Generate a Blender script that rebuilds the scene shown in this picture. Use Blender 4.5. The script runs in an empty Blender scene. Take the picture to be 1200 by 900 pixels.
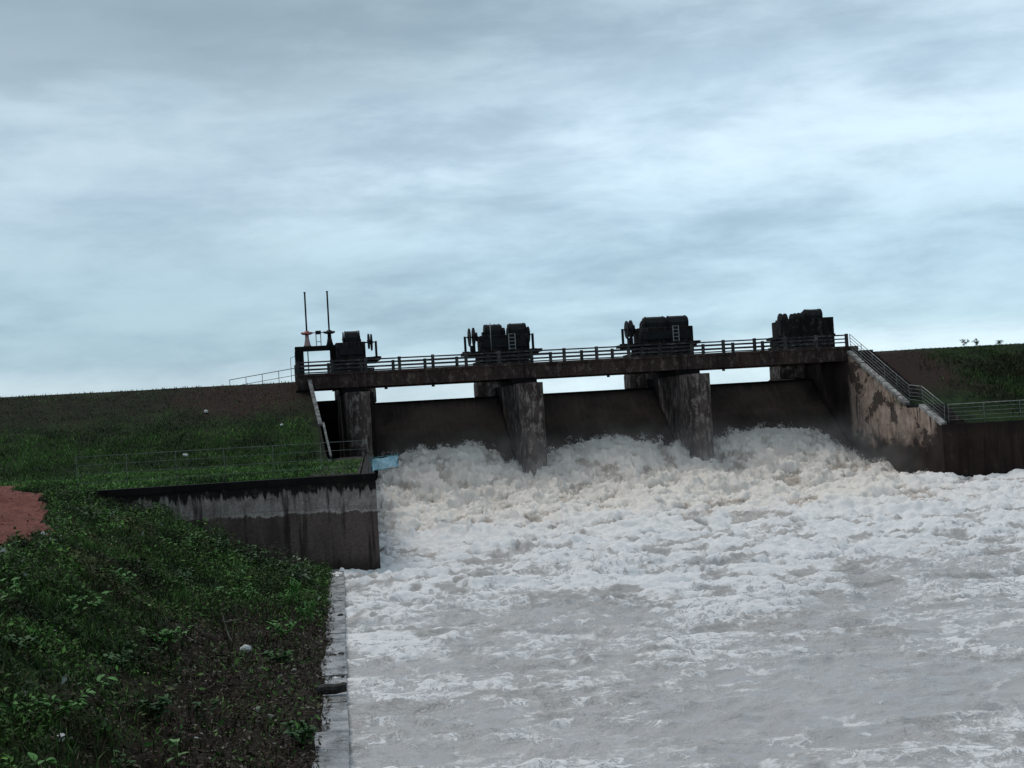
import bpy, math, random
import numpy as np
from mathutils import Vector, Matrix
R = math.radians
random.seed(7)
rng = np.random.default_rng(11)
S = bpy.context.scene
COL = S.collection

# ------------------------------------------------------------------ camera
CAM = Vector((-9.77, -104.64, 5.16))
yaw, pit, roll = R(9.47), R(1.48), R(-3.34)
F = Vector((math.sin(yaw)*math.cos(pit), math.cos(yaw)*math.cos(pit), math.sin(pit)))
Rt = Vector((math.cos(yaw), -math.sin(yaw), 0)); U = Rt.cross(F)
R2 = Rt*math.cos(roll)+U*math.sin(roll); U2 = -Rt*math.sin(roll)+U*math.cos(roll)
cd = bpy.data.cameras.new('camera'); co = bpy.data.objects.new('camera', cd); COL.objects.link(co)
M = Matrix.Identity(4)
for i in range(3):
    M[i][0] = R2[i]; M[i][1] = U2[i]; M[i][2] = -F[i]; M[i][3] = CAM[i]
co.matrix_world = M
cd.sensor_width = 36; cd.lens = 1800/1200*36; cd.clip_start = .1; cd.clip_end = 4000
S.camera = co
S.view_settings.view_transform = 'Standard'; S.view_settings.look = 'None'
S.view_settings.exposure = 0; S.view_settings.gamma = 1

# ------------------------------------------------------------------ sun and overcast sky
SUN_EL, SUN_AZ = R(58), R(-25)        # behind the dam, a little to the left
sd = bpy.data.lights.new('sun', 'SUN'); so = bpy.data.objects.new('sun', sd); COL.objects.link(so)
sd.energy = 1.5; sd.angle = R(25); sd.color = (1, .97, .93)
sv = Vector((math.sin(SUN_AZ)*math.cos(SUN_EL), math.cos(SUN_AZ)*math.cos(SUN_EL), math.sin(SUN_EL)))
so.rotation_euler = sv.to_track_quat('Z', 'Y').to_euler(); so.location = (0, 60, 80)

W = bpy.data.worlds.new('World'); S.world = W; W.use_nodes = True

class NT:
    """small helper to write node trees"""
    def __init__(s, tree): s.t = tree; s.t.nodes.clear()
    def n(s, typ, ins=None, **kw):
        nd = s.t.nodes.new(typ)
        for k, v in kw.items(): setattr(nd, k, v)
        for k, v in (ins or {}).items():
            sock = nd.inputs[k]
            if isinstance(v, bpy.types.NodeSocket): s.t.links.new(v, sock)
            else: sock.default_value = v
        return nd
    def math(s, op, a, b=None, c=None, clamp=False):
        nd = s.t.nodes.new('ShaderNodeMath'); nd.operation = op; nd.use_clamp = clamp
        for i, v in enumerate((a, b, c)):
            if v is None: continue
            if isinstance(v, bpy.types.NodeSocket): s.t.links.new(v, nd.inputs[i])
            else: nd.inputs[i].default_value = v
        return nd.outputs[0]
    def mix(s, f, a, b, typ='MIX'):
        nd = s.t.nodes.new('ShaderNodeMix'); nd.data_type = 'RGBA'; nd.blend_type = typ
        for k, v in ((0, f), (6, a), (7, b)):
            if isinstance(v, bpy.types.NodeSocket): s.t.links.new(v, nd.inputs[k])
            else: nd.inputs[k].default_value = v if k == 0 else (tuple(v)+(1,))[:4]
        return nd.outputs[2]
    def noise(s, vec, scale, detail=4, rough=.55, dist=0, out='Fac', lac=2.0):
        return s.n('ShaderNodeTexNoise', {'Vector': vec, 'Scale': scale, 'Detail': detail, 'Roughness': rough, 'Distortion': dist, 'Lacunarity': lac}).outputs[out]
    def mapr(s, v, a, b, c=0, d=1, typ='SMOOTHSTEP'):
        return s.n('ShaderNodeMapRange', {'Value': v, 'From Min': a, 'From Max': b, 'To Min': c, 'To Max': d}, interpolation_type=typ).outputs[0]
    def scale(s, vec, xyz):
        return s.n('ShaderNodeVectorMath', {0: vec, 1: xyz}, operation='MULTIPLY').outputs[0]
    def pos(s): return s.n('ShaderNodeNewGeometry').outputs['Position']

w = NT(W.node_tree)
gen = w.n('ShaderNodeTexCoord').outputs['Generated']
sky = w.n('ShaderNodeTexSky', sky_type='NISHITA', sun_disc=False, sun_elevation=SUN_EL, sun_rotation=SUN_AZ)
sx = w.n('ShaderNodeSeparateXYZ', {0: gen})
elev = w.math('MAXIMUM', sx.outputs[2], 0.0)
v1 = w.scale(gen, (3.6, 3.6, 12.5)); v2 = w.scale(gen, (9, 9, 33.0)); v3 = w.scale(gen, (26, 26, 75.0))
n1 = w.noise(v1, 1.0, 4, .5, .15); n2 = w.noise(v2, 1.0, 6, .58, .25); n3 = w.noise(v3, 1.0, 5, .65, .2)
cl = w.math('ADD', w.math('MULTIPLY', n1, .52), w.math('ADD', w.math('MULTIPLY', n2, .36), w.math('MULTIPLY', n3, .12)))
fac = w.mapr(cl, .38, .62)
# elevation trend of the cloud deck: grey above, paler belt, bluer belt, pale strip at the horizon
ramp = w.n('ShaderNodeValToRGB', {'Fac': elev})
cr = ramp.color_ramp
stops = [(0.0, (.60, .73, .79)), (.038, (.57, .70, .77)), (.052, (.41, .56, .65)), (.10, (.42, .57, .67)), (.17, (.53, .66, .76)),
         (.225, (.50, .62, .71)), (.262, (.40, .51, .59)), (.33, (.42, .52, .59)), (.6, (.42, .49, .54)), (1.0, (.5, .55, .6))]
while len(cr.elements) < len(stops): cr.elements.new(.5)
for e, (p, c) in zip(cr.elements, stops): e.position = p; e.color = c+(1,)
hi = w.mix(1.0, ramp.outputs[0], (1.25, 1.26, 1.25), 'MULTIPLY'); lo = w.mix(1.0, ramp.outputs[0], (.86, .93, .98), 'MULTIPLY')
cloud = w.mix(fac, lo, hi)
# brighter side towards the east
dirx = w.n('ShaderNodeVectorMath', {0: gen, 1: (.62, .78, 0)}, operation='DOT_PRODUCT').outputs['Value']
side = w.mapr(w.math('ADD', dirx, w.math('MULTIPLY', w.math('SUBTRACT', n2, .5), .35)), .76, 1.0, .92, 1.17)
belt = w.math('MULTIPLY', w.mapr(w.math('ADD', elev, w.math('MULTIPLY', w.math('SUBTRACT', n2, .5), .10)), .205, .232), w.mapr(dirx, .99, .72, 0, 1))
cloud = w.mix(w.math('MULTIPLY', belt, .55), cloud, (.31, .41, .48))
cloud = w.n('ShaderNodeVectorMath', {0: cloud, 1: w.n('ShaderNodeCombineXYZ', {0: side, 1: side, 2: side}).outputs[0]}, operation='MULTIPLY').outputs[0]
cloud10 = w.n('ShaderNodeVectorMath', {0: cloud, 'Scale': 10.0}, operation='SCALE').outputs[0]
full = w.mix(.93, sky.outputs[0], cloud10)
w.n('ShaderNodeOutputWorld', {0: w.n('ShaderNodeBackground', {0: full, 1: .1}).outputs[0]})

# ------------------------------------------------------------------ tags and mesh helpers
def tag(o, label=None, cat=None, group=None, kind=None):
    if label: o['label'] = label
    if cat: o['category'] = cat
    if group: o['group'] = group
    if kind: o['kind'] = kind
    return o
def link(name, me, parent=None, loc=(0, 0, 0), rot=(0, 0, 0)):
    o = bpy.data.objects.new(name, me); COL.objects.link(o)
    o.location = loc; o.rotation_euler = rot
    if parent: o.parent = parent
    return o
def empty(name, loc=(0, 0, 0), rz=0):
    o = bpy.data.objects.new(name, None); COL.objects.link(o); o.location = loc; o.rotation_euler = (0, 0, rz)
    o.empty_display_size = .3
    return o
def copy_tree(o, parent=None):
    c = o.copy(); COL.objects.link(c); c.parent = parent
    for ch in list(o.children): copy_tree(ch, c)
    return c
class MB:
    def __init__(s): s.v = []; s.f = []; s.sm = []
    def add(s, vs, fs, smooth=False):
        b = len(s.v); s.v += [tuple(p) for p in vs]; s.f += [tuple(i+b for i in f) for f in fs]; s.sm += [smooth]*len(fs)
        return s
    def box(s, x0, x1, y0, y1, z0, z1, ch=0.0):
        if ch <= 0:
            vs = [(x, y, z) for x in (x0, x1) for y in (y0, y1) for z in (z0, z1)]
            return s.add(vs, [(0, 1, 3, 2), (4, 6, 7, 5), (0, 4, 5, 1), (2, 3, 7, 6), (0, 2, 6, 4), (1, 5, 7, 3)])
        # box with chamfered vertical and top edges
        c = ch
        ring = [(x0+c, y0), (x1-c, y0), (x1, y0+c), (x1, y1-c), (x1-c, y1), (x0+c, y1), (x0, y1-c), (x0, y0+c)]
        cx, cy = (x0+x1)/2, (y0+y1)/2
        def shr(p): return (cx+(p[0]-cx)*(1-2*c/(x1-x0)), cy+(p[1]-cy)*(1-2*c/(y1-y0)))
        vs = [(p[0], p[1], z0) for p in ring]+[(p[0], p[1], z1-c) for p in ring]+[(*shr(p), z1) for p in ring]
        fs = [tuple(range(7, -1, -1)), tuple(range(16, 24))]
        for i in range(8):
            j = (i+1) % 8; fs += [(i, j, j+8, i+8), (i+8, j+8, j+16, i+16)]
        return s.add(vs, fs)
    def tube(s, pts, r, n=8, smooth=True, cap=True):
        pts = [Vector(p) for p in pts]; vs = []; fs = []
        rs = r if isinstance(r, (list, tuple)) else [r]*len(pts)
        for i, p in enumerate(pts):
            t = (pts[min(i+1, len(pts)-1)]-pts[max(i-1, 0)]).normalized()
            a = t.cross(Vector((0, 0, 1)) if abs(t.z) < .9 else Vector((1, 0, 0))).normalized(); b = t.cross(a)
            for k in range(n):
                an = 2*math.pi*k/n; vs.append(p+(a*math.cos(an)+b*math.sin(an))*rs[i])
        for i in range(len(pts)-1):
            for k in range(n):
                k2 = (k+1) % n; fs.append((i*n+k, i*n+k2, (i+1)*n+k2, (i+1)*n+k))
        if cap: fs += [tuple(range(n-1, -1, -1)), tuple((len(pts)-1)*n+k for k in range(n))]
        return s.add(vs, fs, smooth)
    def bar(s, a, b, wd, ht):
        """box section from a to b, wd across, ht up"""
        a, b = Vector(a), Vector(b); t = (b-a).normalized(); sd_ = t.cross(Vector((0, 0, 1)))
        if sd_.length < 1e-3: sd_ = Vector((1, 0, 0))
        sd_.normalize(); up = sd_.cross(t); vs = []
        for p in (a, b):
            for q in (-1, 1):
                for h in (-1, 1): vs.append(p+sd_*wd/2*q+up*ht/2*h)
        return s.add(vs, [(0, 1, 3, 2), (4, 6, 7, 5), (0, 4, 5, 1), (2, 3, 7, 6), (0, 2, 6, 4), (1, 5, 7, 3)])
    def prism(s, poly, axis, a, b):
        """poly of 2D points extruded along axis from a to b"""
        n = len(poly)
        def P(p, t): return {'X': (t, p[0], p[1]), 'Y': (p[0], t, p[1]), 'Z': (p[0], p[1], t)}[axis]
        vs = [P(p, a) for p in poly]+[P(p, b) for p in poly]
        fs = [tuple(range(n-1, -1, -1)), tuple(range(n, 2*n))]+[(i, (i+1) % n, (i+1) % n+n, i+n) for i in range(n)]
        return s.add(vs, fs)
    def disc(s, c, axis, r, th, n=20, rim=0, teeth=0):
        poly = []
        m = teeth*2 if teeth else n
        for k in range(m):
            an = 2*math.pi*k/m; rr = r*(.94 if teeth and k % 2 else 1); poly.append((rr*math.cos(an), rr*math.sin(an)))
        cx = {'X': (c[1], c[2], c[0]), 'Y': (c[0], c[2], c[1]), 'Z': (c[0], c[1], c[2])}[axis]
        return s.prism([(p[0]+cx[0], p[1]+cx[1]) for p in poly], axis, cx[2]-th/2, cx[2]+th/2)
    def mesh(s, name, mat):
        me = bpy.data.meshes.new(name); me.from_pydata(s.v, [], s.f); me.materials.append(mat)
        me.polygons.foreach_set('use_smooth', s.sm); me.update()
        bm_fix(me); return me
    def build(s, name, mat, parent=None, loc=(0, 0, 0), rot=(0, 0, 0)): return link(name, s.mesh(name, mat), parent, loc, rot)
import bmesh
def bm_fix(me):
    bm = bmesh.new(); bm.from_mesh(me); bmesh.ops.recalc_face_normals(bm, faces=bm.faces); bm.to_mesh(me); bm.free()
def npmesh(name, V, Fc, mat, smooth=False, attrs=None):
    """mesh from arrays; Fc is (n,k)"""
    me = bpy.data.meshes.new(name); V = np.ascontiguousarray(V, np.float32); Fc = np.ascontiguousarray(Fc, np.int32)
    n, k = Fc.shape
    me.vertices.add(len(V)); me.vertices.foreach_set('co', V.ravel())
    me.loops.add(n*k); me.loops.foreach_set('vertex_index', Fc.ravel())
    me.polygons.add(n); me.polygons.foreach_set('loop_start', np.arange(0, n*k, k, dtype=np.int32))
    me.polygons.foreach_set('loop_total', np.full(n, k, np.int32))
    me.polygons.foreach_set('use_smooth', np.full(n, smooth, bool))
    me.update(calc_edges=True)
    for an, av in (attrs or {}).items():
        if av.ndim == 1:
            a = me.attributes.new(an, 'FLOAT', 'POINT'); a.data.foreach_set('value', av.astype(np.float32))
        else:
            a = me.attributes.new(an, 'FLOAT_COLOR', 'POINT')
            c4 = np.ones((len(av), 4), np.float32); c4[:, :3] = av; a.data.foreach_set('color', c4.ravel())
    me.materials.append(mat); return me
def gridfaces(ny, nx):
    i = np.arange(ny-1)[:, None]*nx+np.arange(nx-1)[None, :]
    return np.stack([i, i+1, i+nx+1, i+nx], -1).reshape(-1, 4)

# ------------------------------------------------------------------ numpy noise
_perm = rng.permutation(256); _perm = np.concatenate([_perm, _perm, _perm])
_g = rng.normal(size=(256, 3)); _g /= np.linalg.norm(_g, axis=1)[:, None]
def perlin(x, y, z=None):
    x = np.asarray(x, float); y = np.asarray(y, float); z = np.zeros_like(x) if z is None else np.broadcast_to(z, x.shape)
    xi, yi, zi = np.floor(x).astype(int), np.floor(y).astype(int), np.floor(z).astype(int)
    xf, yf, zf = x-xi, y-yi, z-zi; xi &= 255; yi &= 255; zi &= 255
    u, v, w_ = (t*t*t*(t*(t*6-15)+10) for t in (xf, yf, zf))
    def g(a, b, c):
        h = _perm[_perm[_perm[(xi+a) & 255]+((yi+b) & 255)]+((zi+c) & 255)]; G = _g[h]
        return G[..., 0]*(xf-a)+G[..., 1]*(yf-b)+G[..., 2]*(zf-c)
    def L(a, b, t): return a+(b-a)*t
    return 1.6*L(L(L(g(0, 0, 0), g(1, 0, 0), u), L(g(0, 1, 0), g(1, 1, 0), u), v), L(L(g(0, 0, 1), g(1, 0, 1), u), L(g(0, 1, 1), g(1, 1, 1), u), v), w_)
def fbm(x, y, z=0., oct=4, gain=.5, lac=2.03, mode=0):
    s = 0; a = 1; t = 0
    for i in range(oct):
        n = perlin(x+17.3*i, y-9.1*i, z+3.7*i)
        if mode == 1: n = np.abs(n)*2-.5
        if mode == 2: n = .5-np.abs(n)*2
        s = s+a*n; t += a; a *= gain; x = x*lac; y = y*lac; z = z*lac
    return s/t
def sst(x, a, b):
    t = np.clip((x-a)/(b-a), 0, 1); return t*t*(3-2*t)

# ------------------------------------------------------------------ materials
def material(name, disp=False):
    m = bpy.data.materials.new(name); m.use_nodes = True; return m, NT(m.node_tree)
def principled(t, col, rough=.8, bump=None, dist=.02, strength=.6, spec=.3, **kw):
    ins = {'Base Color': col if isinstance(col, bpy.types.NodeSocket) else tuple(col)+(1,), 'Roughness': rough, 'Specular IOR Level': spec}
    ins.update(kw)
    if bump is not None:
        ins['Normal'] = t.n('ShaderNodeBump', {'Height': bump, 'Distance': dist, 'Strength': strength}).outputs[0]
    p = t.n('ShaderNodeBsdfPrincipled', ins)
    t.n('ShaderNodeOutputMaterial', {0: p.outputs[0]}); return p
def concrete(name, dark, mid, light, patch=.5, streak=1.0, lightamt=.5, rough=.85, extra=None):
    m, t = material(name); p = t.pos()
    big = t.noise(t.scale(p, (1.2, .7, .45)), .7*patch, 5, .6, .1); med = t.noise(t.scale(p, (1, 1, .6)), 2.4, 6, .7, .1); fine = t.noise(p, 14, 4, .7)
    st = t.noise(t.scale(p, (3.2, 3.2, .28)), 1.0, 5, .6, .3); st2 = t.noise(t.scale(p, (9, 9, .6)), 1.0, 3, .6)
    c = t.mix(t.mapr(big, .30, .68), dark, mid)
    c = t.mix(t.math('MULTIPLY', t.mapr(med, .55-.1*lightamt, .74-.12*lightamt), lightamt), c, light)
    c = t.mix(t.math('MULTIPLY', t.mapr(st, .48, .66), .8*streak), c, tuple(k*.45 for k in dark))
    c = t.mix(t.math('MULTIPLY', t.mapr(st2, .60, .74), .35*streak*lightamt*1.4), c, light)
    if extra: c = extra(t, p, c, big, med, fine, st)
    c = t.mix(t.mapr(fine, .3, .7, 0, .45), c, tuple(k*.6 for k in dark), 'MIX')
    zl_ = t.math('FRACT', t.math('MULTIPLY', t.n('ShaderNodeSeparateXYZ', {0: p}).outputs[2], .83))
    line = t.math('MULTIPLY', t.mapr(zl_, 0, .03, 1, 0), t.mapr(med, .4, .6))
    c = t.mix(t.math('MULTIPLY', line, .55), c, tuple(k*.4 for k in dark))
    h = t.math('ADD', t.math('MULTIPLY', med, .6), t.math('MULTIPLY', fine, .4))
    principled(t, c, rough, h, .04, .7, .12); return m
def plain(name, c1, c2, rough=.6, metal=0, scale=3):
    m, t = material(name); p = t.pos(); n = t.noise(p, scale, 5, .65, .4)
    f = t.noise(p, scale*8, 3, .6)
    c = t.mix(t.mapr(n, .38, .62), c1, c2)
    principled(t, c, rough, f, .006, .5, .3, Metallic=metal); return m

MC = {}
MC['pier'] = concrete('stained_pier_concrete', (.036, .027, .026), (.115, .090, .084), (.32, .28, .26), 1.0, .9, .85)
MC['girder'] = concrete('stained_girder_concrete', (.024, .016, .015), (.066, .044, .040), (.21, .17, .15), .7, .6, .6)
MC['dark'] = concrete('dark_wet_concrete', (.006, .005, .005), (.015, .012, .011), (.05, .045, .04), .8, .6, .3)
MC['rail'] = concrete('weathered_rail_concrete', (.022, .022, .023), (.060, .058, .057), (.22, .215, .21), 1.2, .4, .6)
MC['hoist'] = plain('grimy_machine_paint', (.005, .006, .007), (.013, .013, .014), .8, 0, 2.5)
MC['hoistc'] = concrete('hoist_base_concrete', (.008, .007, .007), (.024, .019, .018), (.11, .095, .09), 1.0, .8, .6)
MC['steelg'] = plain('dull_grey_steel', (.05, .055, .06), (.10, .11, .12), .5, .4, 6)
MC['ladder'] = plain('pale_grey_paint', (.20, .21, .22), (.34, .35, .36), .55, .1, 6)
MC['red'] = plain('faded_red_paint', (.20, .035, .035), (.36, .12, .11), .6, 0, 9)
MC['pink'] = plain('chalky_pink_paint', (.30, .17, .16), (.42, .30, .28), .7, 0, 9)
MC['railpipe'] = plain('weathered_pipe_paint', (.07, .085, .078), (.13, .15, .14), .6, .2, 5)
MC['railpale'] = plain('pale_worn_pipe', (.17, .18, .17), (.30, .31, .29), .6, .1, 5)
MC['coping'] = concrete('pale_coping_concrete', (.13, .125, .12), (.42, .40, .38), (.60, .58, .55), 1.5, .5, .8)
MC['slope'] = concrete('pale_gravelly_coping', (.06, .06, .06), (.15, .15, .145), (.32, .32, .31), 3, .3, .9)
MC['blue'] = plain('light_blue_sheet', (.22, .42, .50), (.42, .60, .68), .5, 0, 5)
MC['teal'] = plain('teal_paint', (.02, .10, .12), (.05, .17, .20), .5, .2, 6)

def wall_left_extra(t, p, c, big, med, fine, st):
    s = t.n('ShaderNodeSeparateXYZ', {0: p}); z = s.outputs[2]; x = s.outputs[0]
    wob = t.math('MULTIPLY', t.math('SUBTRACT', t.noise(t.scale(p, (.7, .7, .5)), 1.2, 7, .72), .5), 1.0)
    zz = t.math('ADD', z, wob)
    band = t.math('MULTIPLY', t.mapr(zz, 2.22, 2.29, 0, 1), t.mapr(t.math('ADD', z, t.math('ADD', t.math('MULTIPLY', t.math('SUBTRACT', st, .5), 1.6), t.math('MULTIPLY', t.math('SUBTRACT', med, .5), .9))), 2.92, 3.10, 1, 0))
    grey = t.mix(t.mapr(med, .35, .7), (.22, .19, .17), (.42, .37, .34))
    streak = t.mapr(t.noise(t.scale(p, (2.6, 2.6, .20)), 1.0, 5, .65), .53, .66)
    lower = t.mix(t.mapr(big, .35, .65), (.070, .050, .045), (.135, .102, .090))
    lower = t.mix(t.mapr(z, 0, .7, .8, 0), lower, (.016, .012, .011))
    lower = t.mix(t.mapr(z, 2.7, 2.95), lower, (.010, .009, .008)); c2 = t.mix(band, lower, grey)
    edge = t.math('MULTIPLY', t.mapr(zz, 2.20, 2.24), t.mapr(zz, 2.28, 2.32, 1, 0))
    c2 = t.mix(t.mapr(med, .52, .70, 0, .6), c2, (.15, .125, .11)); c2 = t.mix(t.math('MULTIPLY', edge, t.mapr(x, -12.0, -10, 0, .9)), c2, (.42, .38, .35))
    c2 = t.mix(t.math('MULTIPLY', streak, .85), c2, (.018, .014, .013))
    white = t.mapr(t.noise(t.scale(p, (1.3, 1.3, .10)), 1.0, 3, .5), .70, .73)
    c2 = t.mix(t.math('MULTIPLY', t.math('MULTIPLY', white, .6), band), c2, (.40, .37, .34))
    return c2
MC['wall_left'] = concrete('stained_wing_wall', (.04, .03, .03), (.07, .05, .05), (.2, .18, .17), 1, 1, .4, extra=wall_left_extra)
def wall_right_extra(t, p, c, big, med, fine, st):
    s = t.n('ShaderNodeSeparateXYZ', {0: p}); z = s.outputs[2]; y = s.outputs[1]
    n = t.noise(t.scale(p, (.5, .5, .75)), 1.0, 6, .65, .5)
    # plaster survives between y=-15 and y=-0.5, down to a ragged lower line
    lim = t.math('ADD', t.math('MULTIPLY', t.math('SUBTRACT', n, .5), 5.0), z)
    m1 = t.mapr(lim, 2.0, 3.4)
    m2 = t.math('MULTIPLY', t.mapr(t.math('ADD', y, t.math('MULTIPLY', t.math('SUBTRACT', med, .5), 2.0)), -.9, -.1, 1, 0), t.mapr(y, -14.4, -13.9))
    plaster = t.mix(t.mapr(med, .35, .68), (.28, .19, .15), (.56, .43, .35))
    hole = t.mapr(t.noise(t.scale(p, (.9, .45, .7)), 1.0, 6, .68, .1), .535, .56)
    plaster = t.mix(t.math('MULTIPLY', hole, .9), plaster, (.045, .032, .028))
    green = t.mapr(t.noise(t.scale(p, (.9, .5, .5)), 1.7, 4, .6), .56, .66)
    plaster = t.mix(t.math('MULTIPLY', green, .6), plaster, (.11, .12, .08))
    strk = t.mapr(t.noise(t.scale(p, (2, 1.6, .15)), 1.0, 4, .6), .58, .66)
    plaster = t.mix(strk, plaster, (.035, .026, .023))
    base = t.mix(t.mapr(big, .35, .65), (.018, .012, .011), (.050, .034, .030))
    return t.mix(t.math('MULTIPLY', m1, m2), base, plaster)
MC['wall_right'] = concrete('peeling_plaster_wall', (.03, .022, .02), (.05, .035, .03), (.12, .10, .09), 1, .6, .3, extra=wall_right_extra)
def wing_extra(t, p, c, big, med, fine, st):
    z = t.n('ShaderNodeSeparateXYZ', {0: p}).outputs[2]
    return t.mix(t.mapr(z, 2.6, 3.7, 0, .8), c, (.010, .009, .008))
MC['wing_right'] = concrete('dark_brown_wing_wall', (.020, .012, .011), (.048, .031, .027), (.085, .065, .058), .6, .8, .35, extra=wing_extra)
def gate_mat():
    m, t = material('rusted_gate_plate'); p = t.pos()
    st = t.noise(t.scale(p, (6, .5, .25)), 1.0, 6, .7, 0); big = t.noise(p, .45, 4, .6); fine = t.noise(t.scale(p, (20, 8, 4)), 1.0, 4, .75)
    c = t.mix(t.mapr(big, .35, .65), (.015, .012, .011), (.032, .025, .022))
    c = t.mix(t.mapr(st, .45, .72, 0, .55), c, (.055, .043, .037))
    z = t.n('ShaderNodeSeparateXYZ', {0: p}).outputs[2]
    c = t.mix(t.math('MULTIPLY', t.mapr(z, 4.6, 3.0), t.mapr(fine, .4, .7)), c, (.10, .085, .075))
    c = t.mix(t.mapr(fine, .55, .8, 0, .35), c, (.045, .037, .032))
    principled(t, c, .85, st, .05, .5, .08); return m
MC['gate'] = gate_mat()

# ------------------------------------------------------------------ terrain
def toe(y): return -7.92+.0525*(y+57)          # left edge of the wet ledge
def wallx(y): return -5.5+(y+46.6)*(3.2/43.6)  # left training wall, inner face
def wing_y(x): return -15-.45*(x-32)           # right wing wall, water face
def terrain(x, y):
    d = toe(np.minimum(y, -46))-x
    bank = np.interp(d, [-3, -.7, -.6, -.02, 1.5, 2.7, 4.2, 5.7, 7.8, 10], [-2.5, -2.5, -.3, .17, .36, .66, 1.35, 2.4, 3.05, 3.35])
    bank = bank+.75*sst(-x, 17.0, 25.0)
    lump = (.50*fbm(x*.30, y*.26, 1.3, 4)+.16*fbm(x*1.1, y*1.1, 5., 3, mode=1))*sst(d, .1, 2.5)
    left = bank+lump
    # berm behind the wing wall, then the embankment
    emb = np.interp(y, [-17, -13, 2.0, 3.2, 11, 14, 40], [0, .9, 5.15, 5.45, 5.45, 5.0, -1.0])
    berm = 3.5+.35*sst(-x, 19, 26)*sst(y, -20, -40)
    ln = .16*fbm(x*.25, y*.25, 9., 4)*sst(-x, 5.5, 9)*(1-.7*sst(y, 0, 2))
    zl = np.where(y < -46.35, left, np.where(x < -17, np.maximum(left, 0)*(1-sst(y, -46, -36))+(berm)*sst(y, -46, -36), berm)+emb+ln)
    zl = np.where((y >= -46.35) & (x > wallx(y)-.36), -2.5, zl)
    zl = np.where((y > -17) & (x > -5.9), np.where(x < np.where(y < -3, np.minimum(wallx(y)-.36, -3.0), -3.0), 3.3, -2.5), zl)
    zr = 3.5+np.interp(y, [-16.5, -14.5, 1.2, 3.2, 11, 14, 40], [-.05, .0, 5.2, 5.45, 5.45, 5.0, -1.0])+.14*fbm(x*.25, y*.25, 4., 4)*sst(x, 34, 36)*(1-.7*sst(y, 0, 2))
    zr = np.where(y < wing_y(x)+.35, -2.5, zr)
    zr = np.where(x < 32.35, -2.5, zr)
    z = np.where(x > 10, zr, zl)
    far_bank = 3.2+.4*fbm(x*.05, y*.05, 2., 3)
    z = np.where((x > 10) & (y < wing_y(x)+.35), -2.5+(far_bank+2.5)*sst(x, 62, 72), z)
    # where the photographer stands: a spit of the bank
    z = np.maximum(z, -2.5+6.0*sst(-y, 96.5, 99.5)*sst(30-x, 0, 20))
    # reservoir side
    z = np.where((y > 14) & (x > -400), np.minimum(z, np.where(y > 30, 2.0, z)), z)
    z = np.where((x > -5.9) & (x < 32.35) & (y > -15), np.where(y > 13, 2.0, z), z)
    return z
def axis(parts):
    out = []
    for a, b, st in parts: out.append(np.arange(a, b, st))
    return np.unique(np.round(np.concatenate(out+[[parts[-1][1]]]), 4))
def far_axis(lo, hi, n): return np.geomspace(lo, hi, n)
xs = np.concatenate([-far_axis(60, 2500, 22)[::-1], np.arange(-59.5, -30, 1.0), np.arange(-30, -2.0, .14), np.arange(-1.8, 31.5, .8), np.arange(31.6, 34, .12), np.arange(34.2, 60, .4), far_axis(60.5, 2500, 25)])
ys = np.concatenate([-far_axis(130, 2500, 20)[::-1], np.arange(-129, -97, 1.0), np.arange(-96.5, -46.8, .14), np.arange(-46.7, -46, .09), np.arange(-45.9, 12, .22), np.arange(12.2, 42, 1.0), far_axis(44, 3000, 22)])
XX, YY = np.meshgrid(xs, ys); ZZ = terrain(XX, YY)
ZZ = np.where((np.abs(XX) > 500) | (YY > 500) | (YY < -500), 2.5, ZZ)
# path mask: the red laterite track on the berm
def path_mask(x, y):
    e = .5*fbm(x*.6, y*.6, 7., 4)
    right = np.interp(y, [-78, -70, -60, -50, -40, -34], [-16.2, -15.5, -15.6, -17.0, -18.8, -20.6])+e
    end = sst(y+e*3, -27, -29)*sst(y+e*3, -72, -70)
    return np.where(x < right, 1., 0.)*end
soil = np.zeros_like(XX)
dd = toe(YY)-XX
soil_b = sst(dd+1.2*fbm(XX*.5, YY*.5, 3., 4), 4.4, 2.2)*sst(YY+2*fbm(XX*.4, YY*.4, 8., 3), -59.0, -64)*sst(XX, -40, -30)
upper = .85*sst(ZZ+2.2*fbm(XX*.22, YY*.12, 6., 4), 5.6, 7.6)
redp = sst(((XX+10.5)/5.0)**2+((ZZ-8.0)/1.5)**2+.7*fbm(XX*.5, YY*.5, 2., 4), 1.3, .2)*(YY < 3)+sst(XX+2*fbm(XX*.3, YY*.3, 2., 3), 40.5, 37.0)*(XX > 30)*sst(ZZ, 5.0, 6.5)
upper = np.where(XX > 30, upper*.25, upper)
attrs = {'soil': np.clip(soil_b, 0, 1).ravel(), 'dry': np.clip(upper, 0, 1).ravel(), 'red': np.clip(redp, 0, 1).ravel()}
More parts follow.
